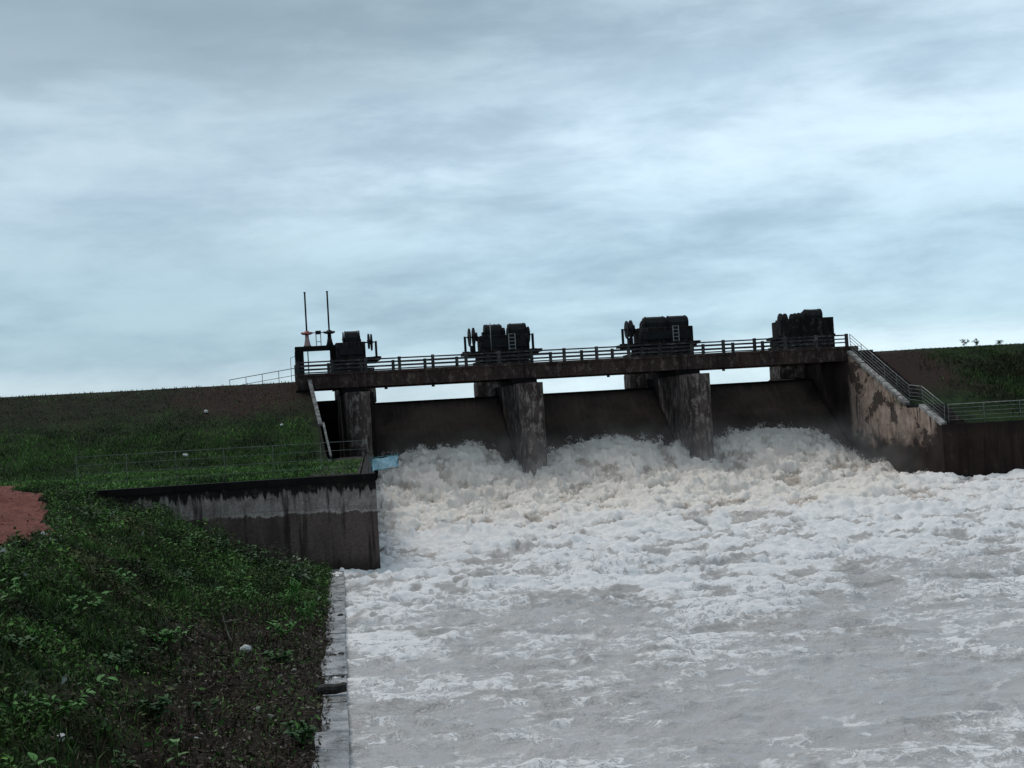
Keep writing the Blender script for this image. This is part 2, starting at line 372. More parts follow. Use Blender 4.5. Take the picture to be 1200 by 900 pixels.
def ground_mat():
    m, t = material('grassy_earth'); p = t.pos()
    A = lambda n: t.n('ShaderNodeAttribute', attribute_name=n).outputs['Fac']
    n1 = t.noise(p, .55, 6, .65, .5); n2 = t.noise(p, 3.0, 5, .7, .5); n3 = t.noise(p, 14, 4, .7)
    g = t.mix(t.mapr(n1, .36, .64), (.010, .020, .007), (.034, .066, .017))
    g = t.mix(t.mapr(n2, .5, .72, 0, .7), g, (.058, .088, .028))
    s = t.mix(t.mapr(n2, .35, .65), (.018, .012, .008), (.060, .041, .030))
    s = t.mix(t.mapr(n3, .6, .75, 0, .8), s, (.12, .10, .08))
    d = t.mix(t.mapr(n1, .40, .62), (.020, .018, .011), (.042, .034, .023))
    d = t.mix(t.mapr(n2, .45, .65, 0, .8), d, (.022, .040, .014))
    r = t.mix(n2, (.034, .019, .015), (.066, .040, .032))
    c = t.mix(A('dry'), g, d); c = t.mix(A('red'), c, r); c = t.mix(A('soil'), c, s)
    c = t.mix(t.mapr(n3, .25, .75, .55, 0), c, (.004, .005, .003))
    principled(t, c, .95, t.math('ADD', n3, t.math('MULTIPLY', n2, 1.6)), .12, .9, .1); return m
gm = npmesh('ground', np.stack([XX, YY, ZZ], -1).reshape(-1, 3), gridfaces(*XX.shape), ground_mat(), True, attrs)
tag(link('ground', gm), 'grassy earth banks and embankment around the spillway', kind='structure')

# red track laid just above the berm
px = np.arange(-44, -14, .16); py = np.arange(-82, -24, .2); PX, PY = np.meshgrid(px, py)
PZ = terrain(PX, PY)+.03+.02*fbm(PX*2, PY*2, 1., 3)
Fp = gridfaces(*PX.shape); pm_ = path_mask(PX, PY).ravel(); Fp = Fp[(pm_[Fp] > .5).all(1)]
m, t = material('red_laterite'); p = t.pos(); n = t.noise(p, 1.4, 6, .7); n2 = t.noise(p, 12, 5, .75)
principled(t, t.mix(t.mapr(n2, .35, .7), t.mix(t.mapr(n, .35, .65), (.100, .030, .025), (.20, .066, .050)), (.24, .105, .085)), .95, n2, .08, .8, .1)
used = np.unique(Fp); remap = np.zeros(PX.size, int); remap[used] = np.arange(len(used))
tag(link('dirt_path', npmesh('dirt_path', np.stack([PX, PY, PZ], -1).reshape(-1, 3)[used], remap[Fp], m, True)), 'red laterite dirt track on the left berm', kind='structure')

# ------------------------------------------------------------------ river water
def turb(x, y):
    """violence of the water: 1 under the gates, falling downstream"""
    return np.interp(y, [-100, -75, -60, -45, -32, -20, -8, 3], [.0, .05, .13, .30, .52, .80, 1.0, 1.0])
def water_surface(x, y):
    T = turb(x, y)*(1-.45*sst(x, 24, 33)*sst(-y, 7, 14))+0*(1-.48*sst(x, 24, 33)*sst(-y, 7, 14))
    base = np.interp(y, [-30, -18, -13, -9, -6, -3, -.5, 1.5, 4], [0, .12, .22, .55, 1.15, 2.0, 2.75, 3.15, 3.3])
    # hidden bays between the piers heap up in the middle
    bay = np.minimum.reduce([np.abs(x-c) for c in (-3.1, 8.6, 20.3, 32.2)])
    base = base+sst(y, -9, -1)*(.45*sst(bay, .8, 4.5)-.35*(1-sst(bay, .7, 2.2)))
    base = base-.6*sst(x, 29, 31.8)*sst(y, -9, -2)*sst(-y, -2, 1)
    wx = x+1.2*fbm(x*.25, y*.25, 3., 3)*T+.25*fbm(x*1.1, y*1.1, 8., 3); wy = y+1.2*fbm(x*.25, y*.25, 13., 3)*T+.25*fbm(x*1.1, y*1.1, 18., 3)
    bill = fbm(wx*.30, wy*.26, .5, 6, .47, mode=1)
    huge = fbm(wx*.13, wy*.12, 7.7, 3, .5, mode=1)
    bill2 = fbm(wx*1.15, wy*1.0, 4.5, 5, .6, mode=1)
    swell = fbm(wx*.10, wy*.20, 2.2, 3)
    chop = fbm(wx*.42+.25*wy, wy*.85, 6.6, 5, .52, mode=2); chop = chop+.9*np.clip(chop, 0, 1)**2
    near = sst(-y, -3, 12)
    ripx = wx*1.5; ripy = wy*.55
    torn = fbm(ripx, ripy, 9.4, 5, .60, mode=2)
    fall = sst(y, -12, -3)
    jets = fbm(x*1.9+.4*fbm(x*.5, y*.5, 3., 3), y*.32, 14.4, 5, .58, mode=2)
    h = base+T**1.15*((1.15-.35*fall)*bill+.34*bill2+.80*huge+(.40+.25*fall)*torn+.55*fall*jets)*(.45+.55*near)+T*.50*swell+T**2*.20*fbm(wx*3.4, wy*2.4, 2., 4, .65, mode=2)
    calm = 1-sst(T, .25, .9)
    mid = np.exp(-((y+50)/16)**2)
    h = h+calm*(.27+.5*T+.24*mid)*chop*.66+.07*swell*calm+.020*fbm(wx*2.2, wy*3.4, 3.3, 3, mode=2)*calm
    # standing rollers of the hydraulic jump
    for (cx, cy, rx, ry, hh) in ((9, -33, 9, 1.6, .45), (24, -36, 6, 1.8, .55), (4, -24, 5, 1.6, .5), (19, -24, 8, 1.5, .4), (2, -43, 6, 1.2, .35), (-3, -56, 3.2, .8, .25), (5, -54, 6, 1., .22), (14, -62, 5, .8, .18), (-2, -33, 3, 1.4, .45)):
        a = (x-cx+1.2*fbm(x*.3, y*.3, cx, 2))/rx; b = (y-cy+.12*(x-cx)+.9*fbm(x*.3, y*.3, cy, 2))/ry
        h = h+hh*np.exp(-a*a-b*b)*(.75+.6*bill2)
    return h, bill, bill2, chop, T
wxs = np.concatenate([np.arange(-10.5, 33.2, .075), np.arange(33.3, 48, .2), np.arange(48.5, 75, 1.5)])
wys = [-100.0]
while wys[-1] < 4.0: wys.append(wys[-1]+min(.15, .035+.0016*(wys[-1]+100)*1.25))
wys = np.concatenate([np.arange(-400, -100, 10.), np.array(wys)])
WX, WY = np.meshgrid(wxs, wys)
WZ, B1, B2, CH, TT = water_surface(WX, WY)
# push the crests sideways so the foam overhangs a little
WXd = WX+.22*TT**1.5*fbm(WX*1.7, WY*1.7, 31., 3); WYd = WY+.30*TT**1.5*(fbm(WX*1.3, WY*1.3, 41., 3)-.6*np.clip(B1, -.3, .6))
WZ = np.where(WX > 60, np.minimum(WZ, 0), WZ)
foam = np.clip(sst(TT, .10, .55)*1.0, 0, 1)
calmf = .62*fbm(WX*.20+.9*fbm(WX*.3, WY*.2, 2., 3), WY*.11+.5*fbm(WX*.2, WY*.2, 12., 2), 21., 5)+.26*CH
foam = np.clip(foam-.42*np.exp(-((WY+46)/13)**2)*(fbm(WX*.22, WY*.34, 61., 4)+.15 > 0)*np.clip(fbm(WX*.22, WY*.34, 61., 4)+.15, 0, .5)*4, 0, 1)
foam = np.clip(foam+(1-foam)*np.clip(.13+1.5*calmf+2.6*TT, 0, 1)*.95, 0, 1)
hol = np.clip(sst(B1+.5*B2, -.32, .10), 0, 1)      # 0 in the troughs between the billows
def water_mat():
    m, t = material('muddy_white_water'); p = t.pos()
    A = lambda n: t.n('ShaderNodeAttribute', attribute_name=n).outputs['Fac']
    fo, ho, tu = A('foam'), A('crest'), A('turb')
    wv = t.n('ShaderNodeVectorMath', {0: t.scale(p, (1, .8, .3)), 1: t.scale(t.noise(p, 1.1, 4, .6, 0, 'Color'), (1.0, 1.0, .5))}, operation='ADD').outputs[0]
    lace = t.math('ABSOLUTE', t.math('SUBTRACT', t.noise(wv, 1.5, 5, .62, .8), .5))
    lace2 = t.math('ABSOLUTE', t.math('SUBTRACT', t.noise(wv, 3.4, 6, .66, .7), .5))
    blot = t.noise(wv, 2.6, 6, .72, .4); finep = t.noise(p, 13, 5, .75)
    lace0 = t.math('ABSOLUTE', t.math('SUBTRACT', t.noise(t.scale(wv, (.55, 1.0, 1)), .62, 7, .66, .5), .5))
    gate0 = t.mapr(t.noise(p, .16, 3, .6), .44, .58)
    big_l = t.math('MULTIPLY', t.math('MULTIPLY', t.mapr(lace0, .036, .006), t.mapr(t.noise(p, .16, 3, .6), .40, .54)), t.mapr(blot, .34, .48))
    vein = t.math('MAXIMUM', t.mapr(lace, .030, .0), t.math('MULTIPLY', t.mapr(lace2, .035, .0), .45))
    patch = t.mapr(t.math('ADD', fo, t.math('ADD', t.math('MULTIPLY', t.math('SUBTRACT', blot, .5), 1.6), t.math('MULTIPLY', t.math('SUBTRACT', lace2, .075), t.mapr(tu, .15, .6, -3.2, -1.0)))), .45, .62)
    f = t.math('MAXIMUM', patch, t.math('MULTIPLY', vein, t.mapr(fo, .10, .5)))
    f = t.math('MAXIMUM', f, t.math('MULTIPLY', big_l, .9))
    f = t.math('MULTIPLY', f, t.mapr(finep, .2, .5, .72, 1))
    silt = t.mix(t.noise(p, .5, 4, .6), (.41, .392, .387), (.51, .488, .482))
    trough = t.mix(t.mapr(blot, .3, .7), (.33, .265, .215), (.56, .49, .43))
    trough = t.mix(t.mapr(tu, .25, .8), (.43, .405, .39), trough)
    white = t.mix(t.mapr(tu, .3, .85), (.81, .79, .785), (.78, .71, .645))
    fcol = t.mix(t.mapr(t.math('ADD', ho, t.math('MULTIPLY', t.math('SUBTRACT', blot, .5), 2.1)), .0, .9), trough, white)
    fcol = t.mix(t.mapr(finep, .52, .78, 0, .22), fcol, trough)
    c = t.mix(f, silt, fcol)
    rough = t.mix(f, (.22,)*3, (.85,)*3)
    hgt = t.math('ADD', t.math('MULTIPLY', blot, .8), t.math('ADD', t.math('MULTIPLY', finep, .35), t.math('MULTIPLY', f, .25)))
    rp = t.noise(t.scale(p, (1, 1.9, 1)), 4.2, 4, .6, .3)
    hgt = t.math('ADD', hgt, t.math('MULTIPLY', rp, .8))
    principled(t, c, rough, hgt, .07, t.mapr(tu, .2, .8, .75, .35), .4, **{'IOR': 1.33}); return m
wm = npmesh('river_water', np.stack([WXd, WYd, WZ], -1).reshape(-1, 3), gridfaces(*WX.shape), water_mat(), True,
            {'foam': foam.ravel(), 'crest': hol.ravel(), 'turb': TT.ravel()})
tag(link('river_water', wm), 'muddy white water rushing from the gates down the channel', kind='structure')
# reservoir behind the dam
m, t = material('reservoir'); p = t.pos()
principled(t, (.16, .15, .13), .12, t.noise(p, 1.5, 4, .6), .05, .4, .5)
b = MB(); b.add([(-900, 13, 6.5), (900, 13, 6.5), (900, 2200, 6.5), (-900, 2200, 6.5)], [(0, 1, 2, 3)])
tag(b.build('reservoir_water', m), 'calm reservoir behind the dam', kind='structure')

# spray: small droplets thrown above the white water
ns = 90000
npl = 1500; pcx = rng.uniform(-1.8, 31.4, npl); pcy = np.where(rng.random(npl) < .8, rng.normal(-3.2, 3.4, npl), rng.uniform(-34, -9, npl)); pcy = np.clip(pcy, -40, 2.4)
_, pb, _, _, _ = water_surface(pcx, pcy); prob = np.clip(pb+.35, .02, 1)**2; pk = rng.choice(npl, ns, p=prob/prob.sum())
pdir = np.stack([rng.normal(0, .35, npl), rng.normal(-.5, .4, npl)], -1); tpl = rng.random(ns)**1.5
plen = rng.uniform(.2, .9, npl)[pk]; sxp = pcx[pk]+pdir[pk, 0]*tpl*plen+rng.normal(0, .05, ns)*(.4+tpl)*2; syp = pcy[pk]+pdir[pk, 1]*tpl*plen+rng.normal(0, .05, ns)*(.4+tpl)*2
hz, b1, b2, _, tt = water_surface(sxp, syp)
keep = (rng.random(ns) < .25+.9*np.clip(b1+.3+.4*fbm(sxp*.8, syp*.8, 5., 3), 0, 1))
for c in (8.6, 20.3): keep &= ~((np.abs(sxp-c) < .95) & (syp > -3.3))
keep &= sxp < 31.8
sxp, syp, hz, b1 = sxp[keep], syp[keep], hz[keep], b1[keep]; ns = len(sxp)
tp2 = tpl[keep]; pl2 = plen[keep]; up = (tp2*(1.25-tp2)*pl2*1.0+rng.exponential(.04, ns))*np.where(syp < -12, .4, 1)
C0 = np.stack([sxp+rng.normal(0, .08, ns), syp-.3*up, hz+up+.02], -1); sz = rng.uniform(.006, .018, ns)
tet = np.array([(1, 1, 1), (1, -1, -1), (-1, 1, -1), (-1, -1, 1)], float)
V = C0[:, None, :]+tet[None]*sz[:, None, None]*np.stack([np.ones(ns), np.ones(ns), rng.uniform(.7, 2.2, ns)], -1)[:, None, :]
Fs = (np.arange(ns)[:, None, None]*4+np.array([(0, 1, 2), (0, 2, 3), (0, 3, 1), (1, 3, 2)])[None]).reshape(-1, 3)
m, t = material('spray_droplets'); principled(t, (.80, .77, .74), .6)
tag(link('spray', npmesh('spray', V.reshape(-1, 3), Fs, m)), 'fine spray thrown up in front of the gates', 'spray', kind='stuff')

# ------------------------------------------------------------------ piers
PC = [-3.1, 8.6, 20.3]
def pier_mesh(z0=-2.2, z1=7.86):
    # plan outline with a rounded downstream nose
    nose = [(-.8*math.cos(a), -2.35-.75*math.sin(a)) for a in [math.pi*k/10 for k in range(11)]]
    poly = [(-.8, 12.5)]+nose+[(.8, 12.5)]
    b = MB(); n = len(poly); zs = np.linspace(z0, z1, 12); vs = []; fs = []
    for z in zs: vs += [(p[0], p[1], z) for p in poly]
    for k in range(len(zs)-1):
        for i in range(n):
            j = (i+1) % n; fs.append((k*n+i, k*n+j, (k+1)*n+j, (k+1)*n+i))
    fs += [tuple(range(n-1, -1, -1)), tuple((len(zs)-1)*n+i for i in range(n))]
    return b.add(vs, fs)
pier_labels = ['dark concrete spillway pier beside the left training wall, under the small half hoist',
               'concrete spillway pier left of the middle gate with pale vertical streaks',
               'concrete spillway pier right of the middle gate, stained with lime patches']
first = None
for i, c in enumerate(PC):
    r_ = empty('spillway_pier', (c, 0, 0))
    tag(r_, pier_labels[i], 'pier', 'spillway piers under the bridge')
    pier_mesh(3.2 if i == 0 else -2.2).build('shaft', MC['pier'], r_) if i == 0 else pier_mesh().build('shaft', MC['pier'], r_)
    b = MB(); b.box(-.86, .86, .05, 5.15, 7.863, 8.262); b.build('bearing_block', MC['dark'], r_)
    lx = -2.1 if i else -.9
    b = MB(); b.prism([(lx, 8.3), (lx, 7.35), (lx*.42, 6.6), (1.8*.42, 6.6), (2.05, 7.35), (2.05, 8.3)], 'Y', 8.6, 10.6)
    b.box(lx+.02, 2.03, 8.64, 10.56, 8.302, 9.9); b.build('hoist_support', MC['pier'], r_)
    # formwork lift lines: shallow proud bands
    b = MB(); b.box(-.815, .815, 5.3, 8.4, 4.6, 7.9); b.build('gate_slot_block', MC['dark'], r_)
    if i == 0:
        b = MB(); b.box(.802, 1.02, -2.6, -1.9, 1.0, 7.8); b.build('guide_rail', MC['dark'], r_)

# ------------------------------------------------------------------ gates
def gate(x0, x1, label, ztop=7.15):
    r_ = empty('spillway_gate', ((x0+x1)/2, 5, 0)); tag(r_, label, 'gate', 'spillway gates')
    hw = (x1-x0)/2-.03
    zs = np.linspace(.4, ztop, 26); yy = np.interp(zs, [.4, 2, 3.5, 5.3, 7.2], [-1.5, -.4, 1.6, 4.6, 6.9])-5
    k = np.polyfit(zs, yy, 3); yy = np.polyval(k, zs)
    xsg = np.linspace(-hw, hw, 30); vs = []; nx = len(xsg)
    for dy in (0, .3):
        for z, y in zip(zs, yy):
            for x in xsg: vs.append((x, y+dy, z))
    nz = len(zs); fs = []
    for o_, fl in ((0, 0), (nx*nz, 1)):
        for a in range(nz-1):
            for c in range(nx-1):
                q4 = (o_+a*nx+c, o_+a*nx+c+1, o_+(a+1)*nx+c+1, o_+(a+1)*nx+c); fs.append(q4 if not fl else q4[::-1])
    b = MB(); b.add(vs, fs, True); me = bpy.data.meshes.new('skin_plate'); me.from_pydata(b.v, [], b.f); me.materials.append(MC['gate'])
    me.polygons.foreach_set('use_smooth', b.sm); link('skin_plate', me, r_)
    b = MB(); b.box(-hw, hw, yy[-1]-.06, yy[-1]+.36, ztop-.02, ztop+.10); b.build('top_beam', MC['dark'], r_)
    for s in (-1, 1):
        b = MB(); b.bar((s*(hw-.12), yy[-1]-.09, ztop-.1), (s*(hw-.12), yy[8]-.09, zs[8]), .10, .12); b.build('side_seal', MC['dark'], r_)
gate(-2.3, 7.8, 'dark rusty gate in the left bay, between the first and second piers')
gate(9.4, 19.5, 'dark rusty gate in the middle bay between the two full piers')
gate(21.1, 32.0, 'dark rusty gate in the right bay beside the right abutment wall')
r_ = empty('side_sluice_gate', (-4.9, 8, 0)); tag(r_, 'black narrow gate of the side sluice under the twin spindles', 'gate')
b = MB(); b.box(-.95, .95, -.1, .1, 3.3, 7.62); b.build('gate_leaf', MC['dark'], r_)
for z in (4.2, 5.2, 6.2, 7.2):
    b = MB(); b.box(-.9, .9, -.18, -.102, z, z+.12); b.build('stiffener', MC['dark'], r_)

# ------------------------------------------------------------------ bridge
ZD = 9.32
br = empty('service_bridge', (12.6, 2.6, 8.3)); tag(br, 'dark stained concrete service bridge crossing above the three gates', 'bridge')
bo = Vector(br.location)
def bb(name, mat, *boxes, ch=0):
    b = MB()
    for q in boxes: b.box(q[0]-bo.x, q[1]-bo.x, q[2]-bo.y, q[3]-bo.y, q[4]-bo.z, q[5]-bo.z, ch)
    return b.build(name, mat, br)
spans = [(-7.0, -3.12), (-3.08, 8.58), (8.62, 20.28), (20.32, 32.3)]
for a, c in spans:
    bb('girder', MC['girder'], (a, c, .003, .42, 8.27, ZD-.16)); bb('girder', MC['girder'], (a, c, 4.78, 5.197, 8.27, ZD-.16))
    bb('girder', MC['girder'], (a, c, 2.3, 2.8, 8.40, ZD-.203))
    bb('deck_slab', MC['girder'], (a, c, -.10, 5.3, ZD-.157, ZD))
for X in (2.24, 14.57, 22.95, -1.0, 27.5):
    b = MB(); b.tube([(X-bo.x, .2-bo.y, 8.28-bo.z), (X-bo.x, .2-bo.y, 8.02-bo.z)], .11, 8); b.build('drain_spout', MC['dark'], br)
# bearing pads where girders meet the piers
def railing(yc, i0, i1, label, x0=-6.9, x1=32.28):
    r_ = empty('bridge_railing', ((x0+x1)/2, yc, ZD)); tag(r_, label, 'railing', 'concrete railings of the service bridge')
    X0 = (x0+x1)/2; pm = MB(); pm.box(-.105, .105, -.10, .10, 0, .90, .015); pme = pm.mesh('post', MC['rail'])
    xsP = [i*2.3 for i in range(i0, i1+1)]
    for X in xsP: link('post', pme, r_, (X-X0+random.uniform(-.01, .01), 0, random.uniform(-.015, .01)), (0, 0, R(random.uniform(-1.5, 1.5))))
    for k, z in enumerate((.27, .53, .80)):
        edges = [x0]+[x for x in xsP if x > x0+.3 and x < x1-.3]+[x1]
        for a, c in zip(edges[:-1], edges[1:]):
            rb = MB(); dz = random.uniform(-.012, .012); rb.bar((a-X0+.02, 0, z+dz), (c-X0-.02, 0, z+dz+random.uniform(-.012, .012)), .085, .085 if k < 2 else .095); rb.build('rail', MC['rail'], r_)
railing(.08, -3, 14, 'concrete post and rail railing along the near, downstream edge of the bridge')
railing(5.1, -3, 13, 'concrete post and rail railing along the far, upstream edge of the bridge')

# ------------------------------------------------------------------ hoists
def disc(name, x, z, r, th, par, teeth=0, mat=None):
    b = MB(); b.disc((0, 0, 0), 'X', r, th, 28, teeth=teeth)
    o = b.build(name, mat or MC['hoist'], par, (x, 0, z))
    b2 = MB(); b2.disc((0, 0, 0), 'X', r*.22, th+.10, 12); b2.build('hub', MC['hoist'], o)
    return o
def drumcover(par, x0, x1, z0, z1, yd=.62, flat=.42):
    hw = yd; ch = (z1-z0)*(1-flat)
    b = MB(); pts = [(-hw, z0), (-hw, z1-ch), (-hw*.62, z1-ch*.25), (-hw*.25, z1), (hw*.25, z1), (hw*.62, z1-ch*.25), (hw, z1-ch), (hw, z0)]
    b.prism(pts, 'X', x0, x1)
    # edge flanges
    for x in (x0, x1): b.prism([(p[0]*1.07, p[1]+(.03 if p[1] > z0 else 0)) for p in pts], 'X', x-.035, x+.035)
    o = b.build('drum_cover', MC['hoist'], par)
    nb = MB()
    for k in range(4):
        xx = x0+(x1-x0)*(k+.5)/4; nb.box(xx-.02, xx+.02, -hw-.03, -hw, z0+.03, z1-ch)
    nb.build('cover_rib', MC['hoist'], o)
def bracket(par, s, xp, xin):
    b = MB(); b.box(xp-.08, xp+.08, -.10, .10, 10.652, 11.86); b.box(xp-.22, xp+.22, -.25, .25, 10.651, 10.73); b.build('bearing_post', MC['hoist'], par)
    b = MB(); b.tube([(xp-s*.12, 0, 11.79), (xin, 0, 11.79)], .055, 10); b.build('drive_shaft', MC['hoist'], par)
def ladder(par, x0, x1, z0, z1, y):
    L_ = empty('ladder', (0, 0, 0)); L_.parent = par
    for x in (x0, x1):
        b = MB(); b.box(x-.025, x+.025, y-.03, y+.03, z0, z1); b.build('stile', MC['ladder'], L_)
    b0 = MB(); b0.box(x0+.025, x1-.025, -.02, .02, -.02, .02); rm = b0.mesh('rung', MC['ladder'])
    n = int((z1-z0)/.27)
    for k in range(n+1): link('rung', rm, L_, (0, y, z1-.03-k*.27))
def hoist(c, label, left=True, right=True, body=(-1.65, 2.05), covers=((-1.03, -.05), (.78, 1.78)), slab=(-2.9, 2.9), pole=False, lad=(.42, .90), gears=((.27, 12.40, .5), (.6, 12.37, .48)), lead=True):
    r_ = empty('gate_hoist', (c, 9.0, 0)); tag(r_, label, 'gate hoist', 'gate hoists on the piers')
    b = MB(); b.box(slab[0], slab[1], -1.4, 1.3, 10.43, 10.65); b.box(slab[0]+.25, slab[1]-.25, -1.2, 1.1, 10.25, 10.428); b.build('platform_slab', MC['hoistc'], r_)
    b = MB(); b.box(body[0]-.2, body[1]-.05, -1.0, .95, 9.9, 10.248); b.box(body[0]-.02, body[1]-.2, -.9, .85, 9.0, 9.898); b.build('pedestal', MC['hoistc'], r_)
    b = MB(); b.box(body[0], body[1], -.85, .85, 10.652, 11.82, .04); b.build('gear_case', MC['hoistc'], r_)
    b = MB(); b.box(body[0]+.25, body[1]-.25, -.93, -.852, 10.9, 11.55, .0); b.build('access_plate', MC['hoist'], r_)
    for a, d in covers: drumcover(r_, a, d, 11.822, 12.66 if lead else 12.62)
    for gx, gt, gr in gears: disc('gear_wheel', gx, gt-gr, gr, .15, r_, teeth=22)
    if left:
        disc('gear_wheel', -2.34, 11.78, .68, .10, r_, 26); disc('gear_wheel', -2.02, 11.80, .70, .12, r_, 26); disc('gear_wheel', -1.80, 11.80, .34, .09, r_)
        disc('gear_wheel', -1.16, 11.86, .46, .16, r_, 20); bracket(r_, -1, -2.68, body[0])
        b = MB(); b.box(-2.3, -1.95, -.3, .3, 10.652, 11.15, .03); b.build('bearing_block', MC['hoist'], r_)
    if right:
        disc('gear_wheel', 2.14, 11.78, .62, .10, r_, 26) if body[1] < 2.2 else None
        disc('gear_wheel', 1.94, 11.86, .56, .12, r_, 22); bracket(r_, 1, 2.46, body[1])
    if lad: ladder(r_, lad[0], lad[1], 10.655, 11.86, -1.30)
    if pole:
        b = MB(); b.tube([(-.92, -1.3, 10.652), (-.92, -1.3, 12.72)], .028, 8); b.build('conduit_pole', MC['ladder'], r_)
    for a, d in covers:   # rope sheaves standing beside each cover
        for e, rr_ in ((a-.14, .56), (d+.13, .50), (a+.20, .66), ((a+d)/2+.12, .70)):
            disc('rope_sheave', e, 12.66-rr_+random.uniform(-.08, .05), rr_, .07, r_, 24)
    for k in range(5):   # small pipe runs, bolts and boxes that roughen the outline
        x = random.uniform(body[0]+.1, body[1]-.3); b = MB(); b.box(x, x+random.uniform(.12, .3), random.uniform(-.5, 0), random.uniform(.1, .5), 11.822, 11.86+random.uniform(.08, .32), .01); b.build('motor_box', MC['hoist'], r_)
    return r_
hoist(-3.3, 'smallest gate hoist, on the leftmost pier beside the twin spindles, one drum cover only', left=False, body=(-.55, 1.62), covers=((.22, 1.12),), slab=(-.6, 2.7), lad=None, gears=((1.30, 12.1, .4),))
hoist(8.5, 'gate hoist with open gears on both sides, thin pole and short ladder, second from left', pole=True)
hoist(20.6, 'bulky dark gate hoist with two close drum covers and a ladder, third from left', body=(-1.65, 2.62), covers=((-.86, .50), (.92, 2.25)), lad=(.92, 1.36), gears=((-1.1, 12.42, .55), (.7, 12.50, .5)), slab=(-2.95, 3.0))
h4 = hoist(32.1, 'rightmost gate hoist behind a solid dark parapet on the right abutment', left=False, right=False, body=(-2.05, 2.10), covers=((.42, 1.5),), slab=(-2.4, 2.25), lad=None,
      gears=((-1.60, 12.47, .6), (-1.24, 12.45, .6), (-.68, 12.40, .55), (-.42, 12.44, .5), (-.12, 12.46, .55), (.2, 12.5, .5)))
b = MB(); b.box(-2.12, 2.14, -1.43, -1.0, 9.0, 11.93); b.build('parapet', MC['hoistc'], h4)

# ------------------------------------------------------------------ side sluice frame and its two spindle lifts
fr = empty('sluice_lifting_frame', (-5.2, 9, 8.3)); tag(fr, 'black concrete goalpost frame carrying the twin spindles, left end of the bridge', 'frame')
b = MB(); b.box(-1.62, -.98, -.35, .35, 0, 3.04, .03); b.build('column', MC['dark'], fr)
b = MB(); b.box(-1.6, 1.5, -.33, .33, 3.045, 3.40, .03); b.build('beam', MC['dark'], fr)
b = MB(); b.box(.98, 1.5, -.3, .3, 0, 3.042); b.build('column', MC['dark'], fr)
b = MB(); b.tube([(-1.95, -.2, .9), (-1.95, -.2, 2.6)], .02, 6); b.tube([(-1.95, -.2, 2.6), (-1.5, -.2, 2.75)], .02, 6); b.build('handrail', MC['steelg'], fr)
def lift(x, label, m1, m2):
    r_ = empty('spindle_lift', (x, 9, 11.70)); tag(r_, label, 'spindle lift', 'spindle lifts over the side sluice')
    b = MB(); b.tube([(0, 0, .002), (0, 0, .12), (0, 0, .55), (0, 0, .86)], [.30, .24, .15, .14], 14); b.build('pedestal', m1, r_)
    b = MB(); b.tube([(0, 0, .862), (0, 0, .92), (0, 0, 1.0), (0, 0, 1.14)], [.30, .36, .30, .12], 16)
    b.tube([(-.42, 0, .98), (.42, 0, .98)], .075, 8); b.build('gear_head', m2, r_)
    b = MB(); b.tube([(0, 0, 1.0), (0, 0, 3.95)], .062, 8); b.build('spindle', MC['hoist'], r_)
    b = MB(); b.tube([(0, 0, -2.3), (0, 0, -.37)], .04, 8); b.build('lower_spindle', MC['steelg'], r_)
    b = MB(); b.disc((0, 0, 3.98), 'Z', .09, .06, 10); b.build('end_cap', MC['hoist'], r_)
lift(-5.86, 'left spindle lift with faded red pedestal and tall bare rod', MC['pink'], MC['red'])
lift(-4.22, 'right spindle lift with grey pedestal and tall bare rod', MC['hoistc'], MC['hoist'])
gb = empty('drive_gearbox', (-5.03, 9, 11.70)); tag(gb, 'small dark gearbox on an open stand between the two spindles', 'gearbox')
b = MB(); b.box(-.20, .20, -.18, .18, .86, 1.12, .02); b.build('housing', MC['hoist'], gb)
b = MB(); b.tube([(-.42, 0, .98), (.40, 0, .98)], .03, 8); b.build('shaft', MC['hoist'], gb)
for x in (-.17, .17):
    for y in (-.14, .14):
        b = MB(); b.box(x-.025, x+.025, y-.025, y+.025, .002, .858); b.build('leg', MC['ladder'], gb)
for z in (.28,):
    b = MB(); b.box(-.145, .145, -.16, -.12, z, z+.05); b.build('brace', MC['ladder'], gb)

# ------------------------------------------------------------------ left training wall and left wing wall
def wallprism(pts_xy, z0, z1s, name, mat, par=None, o=(0, 0, 0)):
    """pts_xy outline (closed, going round), z1s top height at each vertex"""
    n = len(pts_xy); b = MB()
    vs = [(p[0]-o[0], p[1]-o[1], z0-o[2]) for p in pts_xy]+[(p[0]-o[0], p[1]-o[1], z-o[2]) for p, z in zip(pts_xy, z1s)]
    b.add(vs, [tuple(range(n-1, -1, -1)), tuple(range(n, 2*n))]+[(i, (i+1) % n, (i+1) % n+n, i+n) for i in range(n)])
    return b.build(name, mat, par)
lw = empty('wing_wall', (-10, -46.6, 0)); tag(lw, 'stained grey wing wall on the left bank with a pale plaster band under a black coping', 'wall')
segs = [-17.8, -14.4, -11.3, -8.4, -5.5]
for a, c in zip(segs[:-1], segs[1:]):
    last = c == -5.5; c2 = c-.012 if not last else c
    b = MB(); b.box(a+10, c2+10, random.uniform(0, .012), .5, -2.2, 3.34); b.build('wall_panel', MC['wall_left'], lw)
b = MB(); b.box(-7.9, 4.505, -.05, .62, 3.343, 3.60); b.build('coping', MC['dark'], lw)
tw = empty('training_wall', (-4, -25, 0)); tag(tw, 'dark training wall along the left edge of the rapids, seen nearly edge on', 'wall')
wallprism([(-5.5, -46.08), (-2.36, -3.3), (-2.86, -3.3), (-6.0, -46.08)], -2.2, [3.6, 3.75, 3.75, 3.6], 'wall', MC['wing_right'], tw, (-4, -25, 0))
